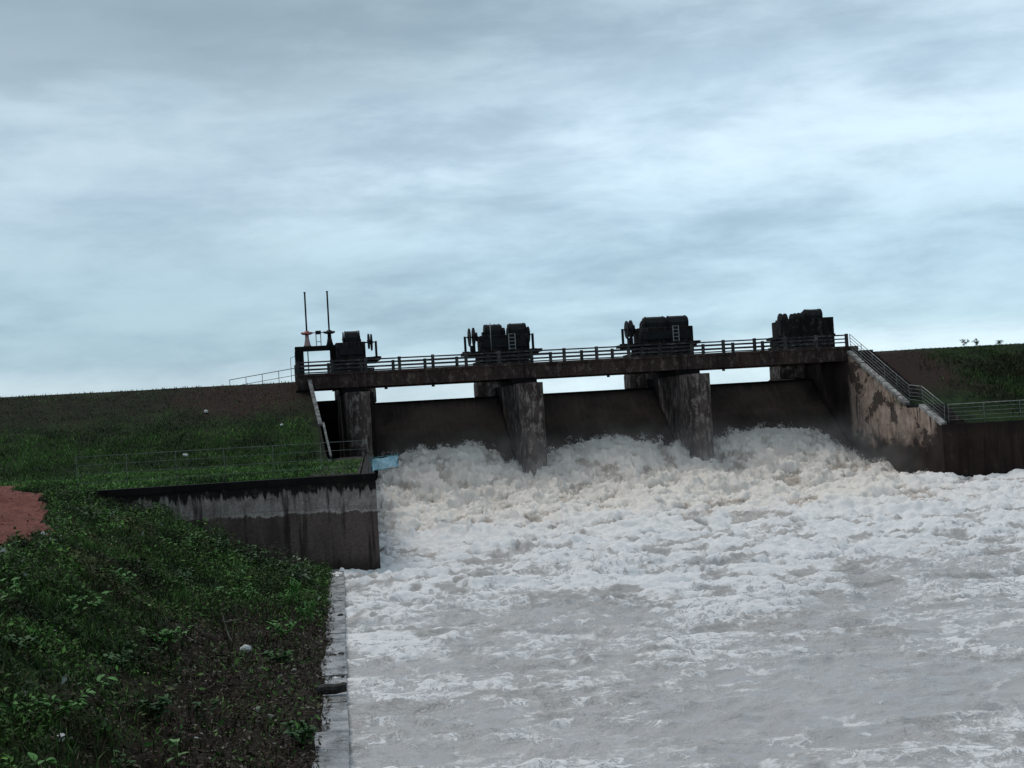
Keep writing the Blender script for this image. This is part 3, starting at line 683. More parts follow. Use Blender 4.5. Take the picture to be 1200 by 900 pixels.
wk = MB(); wk.add([(-6.05, -46.0, 3.62), (-3.0, -3.4, 3.62), (-4.6, -3.4, 3.62), (-8.0, -46.0, 3.62), (-6.05, -46.0, 3.4), (-3.0, -3.4, 3.4), (-4.6, -3.4, 3.4), (-8.0, -46.0, 3.4)], [(0, 1, 2, 3), (7, 6, 5, 4), (0, 4, 5, 1), (1, 5, 6, 2), (2, 6, 7, 3), (3, 7, 4, 0)])
tag(wk.build('walkway', MC['girder']), 'dark concrete walkway along the top of the left training wall', kind='structure')
# left stair parapet going down the embankment beside the side sluice
sw = empty('sloping_wall', (-6.1, -8, 0)); tag(sw, 'pale sloping wall edge running down the left embankment beside the side sluice', 'wall')
def slope_prof(par, x0, x1, prof, th, mat, name, o):
    for i in range(len(prof)-1):
        (y0, xa, za), (y1, xb, zb) = prof[i], prof[i+1]
        b = MB(); vs = []
        for (y, x, z) in ((y0, xa, za), (y1, xb, zb)):
            for dx in (x0, x1):
                for dz in (0, th): vs.append((x+dx-o[0], y-o[1], z-dz-o[2]))
        b.add(vs, [(0, 1, 3, 2), (4, 6, 7, 5), (0, 4, 5, 1), (2, 3, 7, 6), (0, 2, 6, 4), (1, 5, 7, 3)]); b.build(name, mat, par)
P1 = [(1.0, -6.15, 9.35), (-1.6, -6.09, 8.35), (-4.2, -6.03, 7.45), (-6.6, -5.97, 6.6), (-9.0, -5.93, 5.85)]
P2 = [(-9.2, -5.80, 5.95), (-12.5, -5.77, 4.9), (-15.8, -5.74, 3.95)]
o6 = (-6.1, -8, 0)
slope_prof(sw, -.15, .10, P1, .14, MC['slope'], 'coping_slab', o6); slope_prof(sw, -.04, .08, P2, .14, MC['slope'], 'coping_slab', o6)
b = MB(); pr = [(1.0, 9.2), (-9, 5.7), (-15.8, 3.8), (-15.8, 2.5), (1.0, 2.5)]
b.prism([(p[0]+8, p[1]) for p in pr], 'X', .03, .12); b.build('wall', MC['dark'], sw)
b = MB(); b.box(.02, .14, 9.02, 18.0, 2.5, 8.25); b.build('wall', MC['dark'], sw)
b = MB(); b.box(-1.0, -.0, 8.0, 13.5, 6.0, 8.25); b.build('bridge_seat', MC['dark'], sw)

def pipe_fence(name, pts, ht, nr, mats, label, cat='railing', post_every=2.0, r=.030, top_mat=None, group=None, skip_first=False):
    """pts: base polyline; rails follow it"""
    pts = [Vector(p) for p in pts]; o = pts[0].copy(); r_ = empty(name, o); tag(r_, label, cat, group)
    for k in range(nr):
        z = ht*(k+1)/nr
        for a, c in zip(pts[:-1], pts[1:]):
            n = max(1, int((c-a).length/(post_every*3))); prev = a
            q = [a+(c-a)*(i/n) for i in range(n+1)]
            zz = [random.uniform(-.015, .015) for _ in q]; zz[0] = zz[-1] = 0
            b = MB(); b.tube([p-o+Vector((0, 0, z+e)) for p, e in zip(q, zz)], r if k < nr-1 else r*1.25, 6)
            b.build('rail', (top_mat if (k == nr-1 and top_mat) else mats), r_)
    for a, c in zip(pts[:-1], pts[1:]):
        n = max(1, round((c-a).length/post_every))
        for i in range(n+(1 if c is pts[-1] else 0)):
            p = a+(c-a)*(i/n)-o; b = MB(); b.tube([p+Vector((0, 0, -.25)), p+Vector((random.uniform(-.02, .02), 0, ht+.02))], r*1.15, 6); b.build('post', mats, r_)
    return r_
pipe_fence('pipe_railing', [(-16.4, -46.3, 3.58), (-5.72, -46.3, 3.58)], 1.28, 4, MC['railpipe'], 'thin four-rail pipe railing on top of the left wing wall', post_every=1.9, r=.011, top_mat=MC['railpipe'], group='pipe railings')
pipe_fence('pipe_railing', [(-6.95, 5.4, 9.0), (-11.6, 8.0, 8.5)], 1.0, 2, MC['railpipe'], 'low pipe railing on the left dam crest running up to the bridge end', post_every=1.5, r=.022, group='pipe railings')
# light blue panel hung on the railing corner
bp = empty('blue_panel', (-5.62, -46.62, 3.70)); tag(bp, 'crumpled light blue sheet on a frame over the water at the wing wall corner', 'panel')
nx_, nz_ = 14, 7; vs = []; fs = []
for j in range(nz_):
    for i in range(nx_):
        u, v = i/(nx_-1), j/(nz_-1); x = .02+.98*u; z = -.02+.44*v+.10*u-.10*u*(1-v)*-1*.6
        vs.append((x+.02*math.sin(9*v+i), -.02+.05*math.sin(7*u+3*v)+.03*math.sin(17*u-5*v), z+.015*math.sin(11*u)))
for j in range(nz_-1):
    for i in range(nx_-1): a = j*nx_+i; fs.append((a, a+1, a+nx_+1, a+nx_))
b = MB(); b.add(vs, fs, True); sh = bpy.data.meshes.new('sheet'); sh.from_pydata(b.v, [], b.f); sh.materials.append(MC['blue']); so_ = link('sheet', sh, bp)
sm_ = so_.modifiers.new('thickness', 'SOLIDIFY'); sm_.thickness = .012
for name_, a, c in (('frame_rail', (-.1, .03, .47), (1.04, .03, .56)), ('frame_rail', (-.1, .03, .0), (.98, .03, .06)), ('frame_post', (.0, .03, -.05), (.0, .03, .52)), ('frame_post', (.98, .03, .03), (1.02, .03, .6)), ('frame_post', (.25, .03, .0), (.25, .03, .5)), ('brace', (.26, .035, .04), (.96, .035, .52))):
    b = MB(); b.tube([a, c], .017, 6); b.build(name_, MC['teal'], bp)

# ------------------------------------------------------------------ right abutment, sloping training wall, stair and wing wall
ra = empty('abutment_wall', (32.3, 0, 0)); tag(ra, 'right abutment and sloping side wall with peeling tan plaster and dark stains', 'wall')
O = (32.3, 0, 0)
def yz(name, prof, x0, x1, mat, par=ra, o=O):
    b = MB(); b.prism([(p[0]-o[1], p[1]-o[2]) for p in prof], 'X', x0-o[0], x1-o[0]); return b.build(name, mat, par)
yz('pier_wall', [(-.3, -2.2), (12.5, -2.2), (12.5, 8.258), (-.3, 8.258)], 32.0, 33.9, MC['wall_right'])
yz('sloping_wall', [(-.302, -2.2), (-.302, 8.72), (-9.9, 4.78), (-11.9, 4.68), (-15.0, 3.44), (-15.0, -2.2)], 32.0, 32.5, MC['wall_right'])
yz('deck_seat', [(-.28, 8.27), (6, 8.27), (6, 9.30), (-.28, 9.30)], 32.32, 32.9, MC['girder'])
yz('hoist_support', [(8.4, 7.4), (10.8, 7.4), (10.8, 9.9), (8.4, 9.9)], 29.98, 31.997, MC['pier'])
# pale coping slabs, one after another down the slope
def run(ya, za, yb, zb, n):
    for i in range(n):
        t0, t1 = i/n, (i+1)/n-.012
        (y0, z0), (y1, z1) = (ya+(yb-ya)*t0, za+(zb-za)*t0), (ya+(yb-ya)*t1, za+(zb-za)*t1)
        b = MB(); dz = random.uniform(-.012, .02); xo = random.uniform(-.02, .02)
        b.bar((32.14-O[0]+xo, y0, z0+dz-.06), (32.14-O[0]+xo, y1, z1+dz-.06), .40, .20); b.build('coping_slab', MC['coping'], ra)
run(-.42, 8.93, -9.85, 5.00, 8); run(-11.95, 4.84, -14.95, 3.66, 3)
b = MB(); b.box(-.3+.0, .2, -11.9, -9.9, 4.69, 4.86); b.build('landing_edge', MC['dark'], ra)
st_ = empty('concrete_stair', (33.2, -7, 0)); tag(st_, 'concrete steps descending the right embankment behind the sloping wall', 'stair')
sm0 = MB(); sm0.box(-.62, .62, -.21, .21, -.35, 0); sme = sm0.mesh('step', MC['girder'])
for i in range(24): link('step', sme, st_, (0, -.5-i*.4+7, 8.95-i*.17))
b = MB(); b.box(-.62, .62, -4.9, -2.9, 4.5, 4.83); b.build('landing', MC['girder'], st_)
for i in range(7): link('step', sme, st_, (0, -12.0-i*.42+7, 4.68-i*.175))
wg = empty('wing_wall', (40, -18, 0)); tag(wg, 'long dark brown wing wall on the right bank above the white water', 'wall')
for a, c in ((32.0, 37.0), (37.012, 43), (43.012, 50), (50.012, 58), (58.012, 68)):
    pts = [(a, wing_y(a)), (c, wing_y(c)), (c, wing_y(c)+.6), (a, wing_y(a)+.6)]
    if a == 32.0: pts[0] = (32.0, -15.003); pts[3] = (32.5, -15.003)
    wallprism(pts, -2.2, [3.56]*4, 'wall_panel', MC['wing_right'], wg, (40, -18, 0))
# railings
pipe_fence('pipe_railing', [(32.25, -.45, 8.95), (32.25, -9.95, 5.0), (32.25, -11.9, 4.85), (32.25, -14.95, 3.64)], 1.18, 5, MC['railpipe'], 'pipe railing with pale top rail down the stair above the peeling right wall', post_every=2.0, r=.02, top_mat=MC['railpale'], group='pipe railings')
pipe_fence('pipe_railing', [(32.5, -14.95, 3.56), (50, wing_y(50)+.3, 3.56)], 1.22, 5, MC['railpipe'], 'level pipe railing with pale top rail on the right wing wall', post_every=2.2, r=.02, top_mat=MC['railpale'], group='pipe railings')

# ------------------------------------------------------------------ wet ledge at the foot of the left bank
lg = empty('concrete_ledge', (-8.3, -72, 0)); tag(lg, 'wet grey concrete ledge along the water at the foot of the left bank', 'ledge')
m, t = material('wet_concrete'); p = t.pos(); n1 = t.noise(p, 1.6, 5, .65, .4); n2 = t.noise(p, 10, 5, .7); n3 = t.noise(t.scale(p, (3, 1, 1)), 1.2, 5, .7)
c = t.mix(t.mapr(n1, .35, .65), (.17, .165, .17), (.36, .35, .35)); c = t.mix(t.mapr(n3, .50, .64, 0, .8), c, (.09, .08, .072)); c = t.mix(t.mapr(n2, .62, .78, 0, .7), c, (.08, .07, .065))
principled(t, c, t.mapr(n1, .3, .7, .12, .5), t.math('ADD', n2, n3), .05, .7, .5); wetm = m
jy = [-47.3, -50.5, -54.2, -58.0, -61.9, -65.6, -69.4, -72.4, -75.5, -78.4, -81.6, -85.0, -88.5, -92.0, -95.5]
for a, c in zip(jy[:-1], jy[1:]):
    xa, xb = toe(a)-.35, toe(c)-.35; zt = random.uniform(.13, .18); vs = []
    for (y, x) in ((a-.03, xa), (c+.03, xb)):
        for dx in (0, .85+random.uniform(-.02, .02)):
            for z in (-.8, zt): vs.append((x+dx+8.3, y+72, z))
    b = MB(); b.add(vs, [(0, 1, 3, 2), (4, 6, 7, 5), (0, 4, 5, 1), (2, 3, 7, 6), (0, 2, 6, 4), (1, 5, 7, 3)]); b.build('slab', wetm, lg)
# broken lumps on the ledge
rubm = plain('dark_rubble', (.015, .013, .012), (.05, .045, .04), .8, 0, 8)
def rock(name, loc, s, mat, par=None, seed=0, flat=(1, 1, 1)):
    bm = bmesh.new(); bmesh.ops.create_icosphere(bm, subdivisions=2, radius=1); rr = random.Random(seed)
    off = Vector((rr.random()*9, rr.random()*9, rr.random()*9))
    from mathutils import noise as mn
    for v in bm.verts:
        k = 1+.5*mn.noise(v.co*1.3+off)+.2*mn.noise(v.co*3+off); v.co = Vector((v.co.x*flat[0], v.co.y*flat[1], v.co.z*flat[2]))*k*s
    me = bpy.data.meshes.new(name); bm.to_mesh(me); bm.free(); me.materials.append(mat)
    return link(name, me, par, loc, (0, 0, rr.random()*6))
b = MB(); b.tube([(-.30, 0, .0), (-.15, .02, .01), (.05, -.01, .0), (.26, 0, .015)], [.085, .105, .10, .085], 10, smooth=False)
tag(b.build('driftwood_log', rubm, None, (-8.62, -74.7, .26), (0, 0, R(4))), 'short black log lying across the wet ledge', 'log')
for i, (x, y, s) in enumerate(((-8.18, -69.4, .09), (-8.36, -69.5, .07), (-8.32, -72.6, .045), (-8.36, -73.6, .05), (-7.80, -61.9, .08), (-8.25, -71.5, .035))):
    o = rock('loose_stone', (x, y, .17), s, rubm, None, i+40, (1.5, .9, .6))
    tag(o, ['dark stone on the far side of a ledge joint, nearest pale water', 'dark stone beside another on the ledge joint above the black log', 'small dark stone at the ledge edge just behind the log', 'tiny dark stone at the ledge rim between log and joint', 'dark stone on the farthest visible joint of the ledge', 'tiny stone on the ledge a step beyond the black log'][i], 'stone', 'dark stones on the wet ledge')

# ------------------------------------------------------------------ vegetation
def vmat(name, rough=.7):
    m, t = material(name); a = t.n('ShaderNodeAttribute', attribute_name='Col')
    n = t.noise(t.pos(), 5, 3, .6)
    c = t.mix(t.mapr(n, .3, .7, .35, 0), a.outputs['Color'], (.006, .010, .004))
    principled(t, c, rough, None, spec=.15, **{'Transmission Weight': 0}); return m
GM = vmat('grass_leaves'); 
def greens(n, kind):
    pal = {'green': [(.034, .088, .018), (.055, .135, .026), (.095, .180, .040), (.042, .072, .022)],
           'olive': [(.050, .066, .022), (.085, .085, .036), (.036, .046, .016)],
           'dry': [(.06, .045, .025), (.09, .07, .045), (.035, .025, .015)]}[kind]
    a = np.array(pal); return a[rng.integers(0, len(a), n)]*rng.uniform(.6, 1.45, n)[:, None]
def sample_bank(n, xr, yr, dens):
    x = rng.uniform(xr[0], xr[1], n); y = rng.uniform(yr[0], yr[1], n); k = rng.random(n) < dens(x, y); return x[k], y[k]
def blades(x, y, z, h, wd, lean, col, name, label, cat='grass'):
    n = len(x); an = rng.uniform(0, 2*np.pi, n); la = rng.uniform(0, 2*np.pi, n)
    sx_, sy_ = np.cos(an)*wd/2, np.sin(an)*wd/2; lx, ly = np.cos(la)*lean*h, np.sin(la)*lean*h
    P = np.stack([x, y, z-.03], -1); side_ = np.stack([sx_, sy_, 0*sx_], -1)
    mid = P+np.stack([lx*.35, ly*.35, h*.6], -1); tip = P+np.stack([lx, ly, h*(1-.25*lean)], -1)
    V = np.stack([P-side_, P+side_, mid+side_*.75, mid-side_*.75, tip], 1)
    F1 = np.arange(n)[:, None]*5+np.array([[0, 1, 2, 3]]); 
    F3 = np.concatenate([np.arange(n)[:, None]*5+np.array([[0, 1, 2]]), np.arange(n)[:, None]*5+np.array([[0, 2, 3]]), np.arange(n)[:, None]*5+np.array([[3, 2, 4]])])
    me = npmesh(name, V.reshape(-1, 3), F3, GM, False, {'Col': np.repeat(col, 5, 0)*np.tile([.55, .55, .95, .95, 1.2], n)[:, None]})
    return tag(link(name, me), label, cat, kind='stuff')
def clump(x, y, s=.5, o=3.): return fbm(x*s, y*s, o, 4)
# 1 near bank grass
def dens1(x, y):
    d = toe(y)-x; near = np.clip(1.15-(y+88)/75, .25, 1)
    pm = path_mask(x, y); bare = sst(d+2.6*fbm(x*.5, y*.5, 3., 4), 4.4, 2.4)*sst(y, -57, -66)
    return near*(d > -.15)*(pm < .5+.5*rng.random(x.shape))*(1-.80*bare)*1.0*np.clip(.75+1.2*clump(x, y), .12, 1)
x, y = sample_bank(270000, (-27, -7), (-92, -46.9), dens1)
z = terrain(x, y); c_ = clump(x, y, .35, 12.)
h = rng.uniform(.10, .34, len(x))*(1+1.3*np.clip(c_, -.4, .6)); d_ = toe(y)-x
h *= np.where(d_ < .6, .6, 1)
col = np.where((c_+.25*rng.normal(size=len(x)) > -.12)[:, None], greens(len(x), 'green'), greens(len(x), 'olive'))
bare = sst(d_+1.2*fbm(x*.5, y*.5, 3., 4), 4.2, 2.0)*sst(y, -57, -63)
col = np.where((rng.random(len(x)) < bare*.6+.05)[:, None], greens(len(x), 'dry'), col)
tone = np.clip(.95+1.9*fbm(x*.45, y*.45, 77., 4), .25, 1.9); col = col*tone[:, None]
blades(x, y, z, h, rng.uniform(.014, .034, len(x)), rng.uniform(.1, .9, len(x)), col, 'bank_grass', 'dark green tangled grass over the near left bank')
# 2 berm and embankment grass, left and right
def dens2(x, y): return np.where(x < 0, np.clip(.9+1.4*clump(x, y, .3), .1, 1)*(1-.65*sst(y, -9, -3))*(x < wallx(y)-.7)*(~((y > -16.5) & (x > -6.5)))*(path_mask(x, y) < .5), 0)
x, y = sample_bank(110000, (-34, -3), (-45.9, 3.5), dens2); z = terrain(x, y)
u_ = sst(y+6*fbm(x*.22, y*.2, 55., 3), -10, -3); col = np.where((rng.random(len(x)) < u_*.6)[:, None], greens(len(x), 'dry')*.65, greens(len(x), 'green')*1.2)*np.clip(1.0+2.0*fbm(x*.3, y*.3, 66., 4), .3, 1.9)[:, None]
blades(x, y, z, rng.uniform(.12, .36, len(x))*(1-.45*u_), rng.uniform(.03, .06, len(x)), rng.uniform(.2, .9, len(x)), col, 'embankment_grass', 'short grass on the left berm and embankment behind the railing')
def dens3(x, y): return np.clip(.6+1.6*clump(x, y, .25, 9.), .0, 1)*(y > wing_y(x)+.7)*sst(x, 35, 42)
x, y = sample_bank(90000, (34.5, 62), (-30, 4.5), dens3); z = terrain(x, y)
col = np.where((clump(x, y, .2, 19.) > -.05)[:, None], greens(len(x), 'green')*.62, greens(len(x), 'olive')*.55)
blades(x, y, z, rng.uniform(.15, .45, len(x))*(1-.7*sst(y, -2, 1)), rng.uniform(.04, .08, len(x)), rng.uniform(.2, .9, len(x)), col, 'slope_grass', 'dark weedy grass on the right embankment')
# 3 small broad leaves as ground cover
def leaves(x, y, z, s, col, name, label, up=.5):
    n = len(x); nrm = rng.normal(size=(n, 3)); nrm[:, 2] = np.abs(nrm[:, 2])+up; nrm /= np.linalg.norm(nrm, axis=1)[:, None]
    a = np.cross(nrm, rng.normal(size=(n, 3))); a /= np.linalg.norm(a, axis=1)[:, None]; b_ = np.cross(nrm, a)
    P = np.stack([x, y, z], -1); s = s[:, None]
    V = np.stack([P-a*s, P-a*s*.1+b_*s*.42+nrm*s*.12, P+a*s, P-a*s*.1-b_*s*.42+nrm*s*.12], 1)
    F3 = np.concatenate([np.arange(n)[:, None]*4+np.array([[0, 1, 2]]), np.arange(n)[:, None]*4+np.array([[0, 2, 3]])])
    return tag(link(name, npmesh(name, V.reshape(-1, 3), F3, GM, False, {'Col': np.repeat(col, 4, 0)})), label, 'ground cover', kind='stuff')
def dens4(x, y):
    d = toe(y)-x; near = np.clip(1.2-(y+88)/60, .12, 1); bare = sst(d+3.0*fbm(x*.5, y*.5, 3., 4), 4.4, 2.6)*sst(y, -57, -66)
    return near*(d > .0)*(path_mask(x, y) < .5)*(1-.92*bare)*np.clip(.45+2.2*clump(x, y, .45, 30.), .05, 1)
x, y = sample_bank(420000, (-22, -7.3), (-92, -46.9), dens4); z = terrain(x, y)
cl4 = clump(x, y, .45, 30.); z = z+rng.uniform(.02, .16, len(x))+np.clip(cl4+.05, 0, .6)*rng.uniform(0, 1.6, len(x))
col = greens(len(x), 'green')*np.where(rng.random(len(x)) < .06, 2.0, 1.0)[:, None]; br_ = fbm(x*.33, y*.33, 91., 4) > .12; col[br_] = greens(int(br_.sum()), 'olive')*.9; col[rng.random(len(x)) < .007] = (.34, .36, .33)  # last step: a few leaves coloured pale, glints painted into the colour
col = col*np.clip(.95+1.9*fbm(x*.45, y*.45, 77., 4), .25, 2.0)[:, None]
leaves(x, y, z, rng.uniform(.022, .058, len(x))*np.where(rng.random(len(x)) < .12, 1.8, 1), col, 'creeping_ground_cover', 'small leafy weeds creeping over the near left bank')
# 4 dead leaves and litter of soil on the lower bank
def dens5(x, y): d = toe(y)-x; return (d > -.2)*sst(d, 5.0, 2.0)*sst(y, -56, -64)*np.clip(.7+1.5*clump(x, y, .8, 6.), .1, 1)
x, y = sample_bank(60000, (-15, -7), (-92, -55), dens5); z = terrain(x, y)+rng.uniform(.0, .05, len(x)); z = np.maximum(z, .16)
base = np.array([(.035, .024, .016), (.07, .05, .035), (.13, .105, .08), (.022, .016, .011), (.26, .23, .20)]); col = base[rng.choice(5, len(x), p=[.30, .26, .18, .19, .07])]*rng.uniform(.7, 1.2, len(x))[:, None]
leaves(x, y, z, rng.uniform(.02, .065, len(x)), col, 'dead_leaf_litter', 'brown dead leaves and bits scattered on the bare lower bank', up=1.2)

# individual weeds
LG = {}
def leafmat(name, c):
    m, t = material(name); p = t.pos(); n = t.noise(p, 9, 3, .6)
    principled(t, t.mix(n, tuple(k*.6 for k in c), tuple(k*1.25 for k in c)), .6, spec=.12); return m
LM = [leafmat('leaf_mid_green', (.075, .20, .045)), leafmat('leaf_dark_green', (.030, .085, .024)), leafmat('leaf_pale_green', (.15, .27, .10)), leafmat('leaf_silver', (.24, .28, .20))]
STM = plain('weed_stem', (.05, .07, .025), (.09, .10, .04), .7, 0, 8)
def leaf_mesh(L, Wd, mat, fold=.25, droop=.3, n=5):
    vs = []; fs = []
    for i in range(n+1):
        u = i/n; wd = Wd/2*math.sin(math.pi*min(1, u*.96+.04))**.75*(1 if u < .98 else 0.05); zz = -droop*L*u*u
        vs += [(-wd, L*u, zz+fold*wd), (0, L*u, zz), (wd, L*u, zz+fold*wd)]
    for i in range(n):
        a = i*3; fs += [(a, a+1, a+4, a+3), (a+1, a+2, a+5, a+4)]
    me = bpy.data.meshes.new('leaf'); me.from_pydata(vs, [], fs); me.materials.append(mat); me.polygons.foreach_set('use_smooth', [True]*len(fs)); return me
lm_cache = {}
def weed(x, y, ht, nleaf, L, Wd, mi, label, spread=.25, single=True, cat='weed', group='leafy weeds on the left bank', stems=3, z=None, up=.5):
    z0 = float(terrain(np.array([x]), np.array([y]))[0]) if z is None else z
    r_ = empty('leafy_weed', (x, y, z0)); tag(r_, label, cat, group)
    key = (L, Wd, mi)
    if key not in lm_cache: lm_cache[key] = leaf_mesh(L, Wd, LM[mi])
    tops = []
    b = MB()
    for s in range(stems):
        a = random.uniform(0, 6.28); sp = random.uniform(.2, 1)*spread; p0 = Vector((random.uniform(-.05, .05), random.uniform(-.05, .05), -.05)); p2 = Vector((math.cos(a)*sp, math.sin(a)*sp, ht*random.uniform(.7, 1))); p1 = (p0+p2)/2+Vector((0, 0, ht*.12))
        b.tube([p0, p1, p2], [.012, .009, .005], 5); tops.append((p0, p1, p2))
    b.build('stem', STM, r_)
    jm = MB()
    for k in range(nleaf):
        p0, p1, p2 = random.choice(tops); u = random.uniform(.3, 1.0); p = p0.lerp(p1, u*2) if u < .5 else p1.lerp(p2, u*2-1)
        eul = (R(random.uniform(-15, 60))*up*1.6, R(random.uniform(-25, 25)), random.uniform(0, 6.28)); sc = random.uniform(.6, 1.15)
        if single:
            o = link('leaf', lm_cache[key], r_, p, eul); o.scale = (sc,)*3
        else:
            Mx = Matrix.LocRotScale(p, __import__('mathutils').Euler(eul), (sc,)*3); me = lm_cache[key]
            jm.add([Mx @ v.co for v in me.vertices], [tuple(q.vertices) for q in me.polygons], True)
    if not single:
        me = bpy.data.meshes.new('foliage'); me.from_pydata(jm.v, [], jm.f); me.materials.append(LM[mi]); me.polygons.foreach_set('use_smooth', jm.sm)
        o = link('foliage', me, r_); o['kind'] = 'stuff'
    return r_
weed(-12.75, -84.2, .42, 12, .22, .13, 0, 'broad-leaved weed standing alone in the lower left corner of the bank')
weed(-11.55, -84.4, .36, 12, .20, .12, 2, 'weed with rounded pale leaves near the bottom edge, right of the corner weed')
weed(-11.2, -81.5, .45, 11, .18, .10, 2, 'weed with one upright pale leaf in the dark hollow of the bank', spread=.2)
weed(-10.55, -83.6, .50, 16, .17, .09, 0, 'bright green weed at the bottom edge beside the bare soil', spread=.35)
weed(-10.15, -84.2, .40, 14, .15, .08, 0, 'lowest bright green weed, closest to the wet ledge', spread=.35)
weed(-12.1, -85.2, .30, 10, .17, .09, 2, 'low pale weed between the two bottom left weeds', spread=.3)
weed(-10.9, -85.0, .42, 16, .19, .11, 0, 'leafy weed with broad blades at the bottom edge, left of the bright green pair', spread=.35)
weed(-9.85, -83.4, .30, 14, .15, .08, 2, 'small pale weed on the bare soil just above the lowest bright weed', spread=.3)
weed(-11.9, -82.6, .38, 14, .17, .10, 1, 'dark broad-leaved weed between the corner weed and the hollow', spread=.35)
weed(-12.6, -79.6, .38, 14, .17, .09, 0, 'mid green broad-leaved weed halfway up the dark lower left grass', spread=.35)
weed(-10.9, -77.6, .30, 12, .15, .08, 1, 'dark little weed where grass meets the dead leaves', spread=.3)
weed(-8.75, -55.6, .95, 170, .16, .07, 1, 'dark bushy shrub where the bank meets the water below the wing wall', spread=.95, single=False, cat='shrub', group='shrubs on the left bank', stems=9)
weed(-8.65, -55.9, 1.15, 46, .17, .09, 3, 'pale silvery-leaved shrub top beside the water below the wing wall', spread=.85, single=False, cat='shrub', group='shrubs on the left bank', stems=8)
weed(-9.2, -61.5, .75, 90, .40, .045, 0, 'spiky bright green clump overhanging the ledge', spread=.45, single=False, cat='shrub', group='shrubs on the left bank', stems=6, up=.9)
weed(-8.75, -64.2, .55, 60, .32, .05, 0, 'lower spiky green clump nearer the camera than the bright one', spread=.35, single=False, cat='shrub', group='shrubs on the left bank', stems=5, up=.9)
weed(-10.1, -50.5, .85, 120, .20, .09, 1, 'dark shrub in front of the lower left part of the wing wall', spread=.9, single=False, cat='shrub', group='shrubs on the left bank', stems=7)
weed(-11.4, -52.0, .75, 110, .20, .09, 1, 'dark shrub higher up the bank against the wing wall', spread=.9, single=False, cat='shrub', group='shrubs on the left bank', stems=7)
weed(-13.4, -50.0, .60, 90, .20, .09, 1, 'low shrub at the upper end of the wing wall', spread=.9, single=False, cat='shrub', group='shrubs on the left bank', stems=7)
weed(-10.6, -56.5, .55, 50, .17, .08, 2, 'light green sprig rising from the bank in front of the wall', spread=.3, single=False, cat='shrub', group='shrubs on the left bank', stems=4)
weed(-13.6, -72.5, .45, 80, .16, .08, 0, 'bright leafy patch in the middle of the left bank', spread=.8, single=False, cat='shrub', group='shrubs on the left bank', stems=6)
weed(-15.6, -70.5, .5, 80, .16, .08, 1, 'dark leafy clump at the left edge just below the red track', spread=.8, single=False, cat='shrub', group='shrubs on the left bank', stems=6)
weed(-13.9, -78.0, .35, 50, .16, .07, 1, 'dark leafy clump low at the left picture edge', spread=.6, single=False, cat='shrub', group='shrubs on the left bank', stems=5)
for i, (x, y, hh, lb) in enumerate(((43.6, 5.0, .75, 'small bush on the right dam crest, leftmost of the crest bushes'), (44.7, 5.1, .6, 'small bush on the right dam crest, second of the crest bushes'), (46.3, 4.9, .5, 'lowest bush on the right dam crest, rightmost of the crest bushes'))):
    weed(x, y, hh, 60, .22, .10, 1, lb, spread=.45, single=False, cat='bush', group='bushes on the right dam crest', stems=5)

SH = [(-9.6, -53.5, .8, 1, 'dark shrub just left of the silvery shrub, against the wall foot'), (-12.4, -54.5, .7, 0, 'mid green shrub in front of the middle of the wing wall'), (-14.6, -56.0, .7, 1, 'dark shrub on the bank top right of the red track'),
      (-10.4, -60.2, .6, 0, 'mid green shrub on the slope left of the spiky clump'), (-12.0, -60.8, .6, 1, 'dark shrub in a hollow halfway up the bank'), (-13.2, -66.5, .6, 0, 'bright shrub below the white scrap beside the track'),
      (-11.9, -71.8, .5, 0, 'green shrub at the upper edge of the bare soil'), (-14.6, -75.6, .55, 0, 'leafy green shrub at the left picture edge, mid height'), (-12.4, -75.5, .5, 1, 'dark shrub left of the bare soil, below the green one'),
      (-9.5, -70.8, .3, 1, 'low dark sprawl on the bare soil near the ledge'), (-9.35, -79.5, .35, 1, 'low dark sprawl hanging over the ledge in the foreground'), (-9.4, -66.5, .45, 0, 'green sprawl beside the ledge below the spiky clumps'),
      (-11.6, -79.4, .4, 1, 'dark shrub above the lowest row of weeds'), (-13.0, -81.4, .4, 0, 'green shrub above the corner weed')]
for x, y, hh, mi, lb in SH:
    weed(x, y, hh, 130, .15, .075, mi, lb, spread=hh*1.5, single=False, cat='shrub', group='shrubs on the left bank', stems=9)
# litter and stones on the bank
whm = plain('dirty_white_plastic', (.40, .40, .40), (.62, .62, .60), .6, 0, 12)
paper = plain('pale_stone', (.22, .21, .19), (.40, .38, .35), .8, 0, 12)
lit = [(-15.6, -61.7, .13, 'crumpled white litter beside the red track', 'litter', whm), (-13.6, -61.6, .07, 'white scrap on the grass below the red track', 'litter', whm), (-12.1, -66.7, .07, 'small white scrap midway down the green bank', 'litter', whm),
       (-10.30, -69.8, .13, 'white lump on the bare brown soil of the lower bank', 'litter', whm), (-10.05, -76.8, .07, 'pale stone among dead leaves, left of two near the bottom', 'stone', paper), (-9.83, -77.3, .055, 'pale stone among dead leaves, right of two near the bottom', 'stone', paper),
       (-12.75, -82.0, .09, 'torn white wrapper in dark grass near the left edge', 'litter', whm), (-9.3, -72.2, .05, 'tiny white chip on soil close to the ledge', 'stone', paper), (-11.2, -63.0, .06, 'white chip on the grass above the bare soil', 'stone', paper),
       (-13.0, -4.0, .16, 'white scrap high on the left embankment', 'litter', whm), (-8.3, -8.0, .15, 'white scrap on the left embankment nearest the side sluice', 'litter', whm), (-14.0, -13.5, .15, 'white scrap low on the left embankment above the railing', 'litter', whm)]
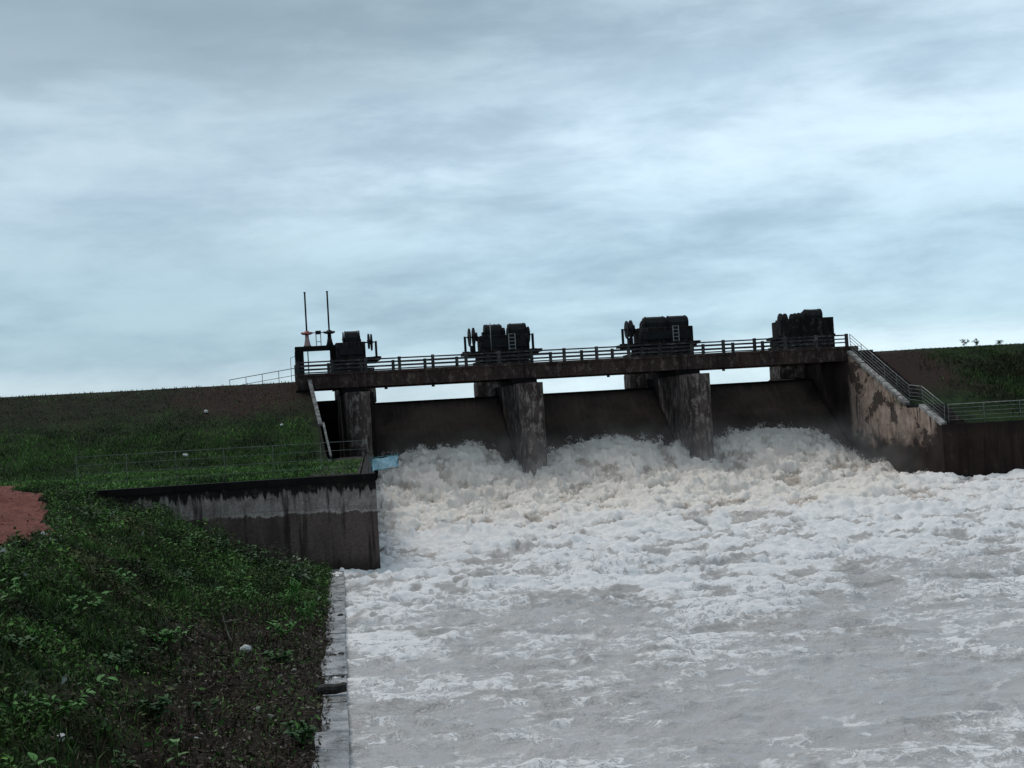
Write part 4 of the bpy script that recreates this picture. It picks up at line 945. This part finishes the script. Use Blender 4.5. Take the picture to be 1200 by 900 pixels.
for i, (x, y, s, lb, ct, mt) in enumerate(lit):
    z = float(terrain(np.array([x]), np.array([y]))[0]); tag(rock('litter_scrap' if ct == 'litter' else 'pale_stone', (x, y, z+s*.55+.03), s, mt, None, i, (1.2, .7, .65)), lb, ct)
b = MB(); b.tube([(0, 0, 0), (-.10, .2, .18), (-.18, .35, .45), (-.2, .3, .62)], [.018, .015, .011, .007], 5); b.tube([(-.18, .35, .45), (.15, .3, .5)], [.01, .006], 5)
z = float(terrain(np.array([-10.6]), np.array([-68.6]))[0]); tag(b.build('bare_twig', plain('bleached_wood', (.16, .14, .12), (.30, .27, .24), .8, 0, 9), None, (-10.6, -68.6, z)), 'bleached forked twig sticking out of the bare lower bank', 'twig')

# ------------------------------------------------------------------ low mist hanging over the plunge
m = bpy.data.materials.new('mist'); m.use_nodes = True; t = NT(m.node_tree); p = t.pos()
sp = t.n('ShaderNodeSeparateXYZ', {0: p}); n = t.noise(p, .55, 4, .6, .3)
hgt = t.mapr(t.math('ADD', sp.outputs[2], t.math('MULTIPLY', sp.outputs[1], .20)), 0.2, 3.2, 1, 0)
fy = t.math('MULTIPLY', t.mapr(sp.outputs[1], -17, -8), t.mapr(sp.outputs[1], 1.2, -1.0))
den = t.math('MULTIPLY', t.math('MULTIPLY', hgt, fy), t.math('MULTIPLY', t.mapr(n, .40, .70), .07))
v = t.n('ShaderNodeVolumePrincipled', {'Density': den, 'Color': (.93, .91, .89, 1), 'Anisotropy': .1})
t.n('ShaderNodeOutputMaterial', {1: v.outputs[0]})
b = MB(); b.box(-2.2, 31.9, -17, 1.2, -.5, 5.2); tag(b.build('mist', m), 'thin pale mist drifting over the plunging water', 'mist', kind='stuff')
x, y = sample_bank(9000, (-34, -15), (-74, -27), lambda x, y: (path_mask(x, y) > .5)*1.)
gcol = np.array([(.10, .045, .035), (.20, .09, .07), (.28, .20, .17), (.05, .025, .02)])[rng.integers(0, 4, len(x))]
leaves(x, y, terrain(x, y)+.045, rng.uniform(.02, .06, len(x)), gcol, 'track_gravel', 'loose reddish gravel on the laterite track', up=1.5)
S.cycles.volume_step_rate = 1.5; S.cycles.volume_max_steps = 128
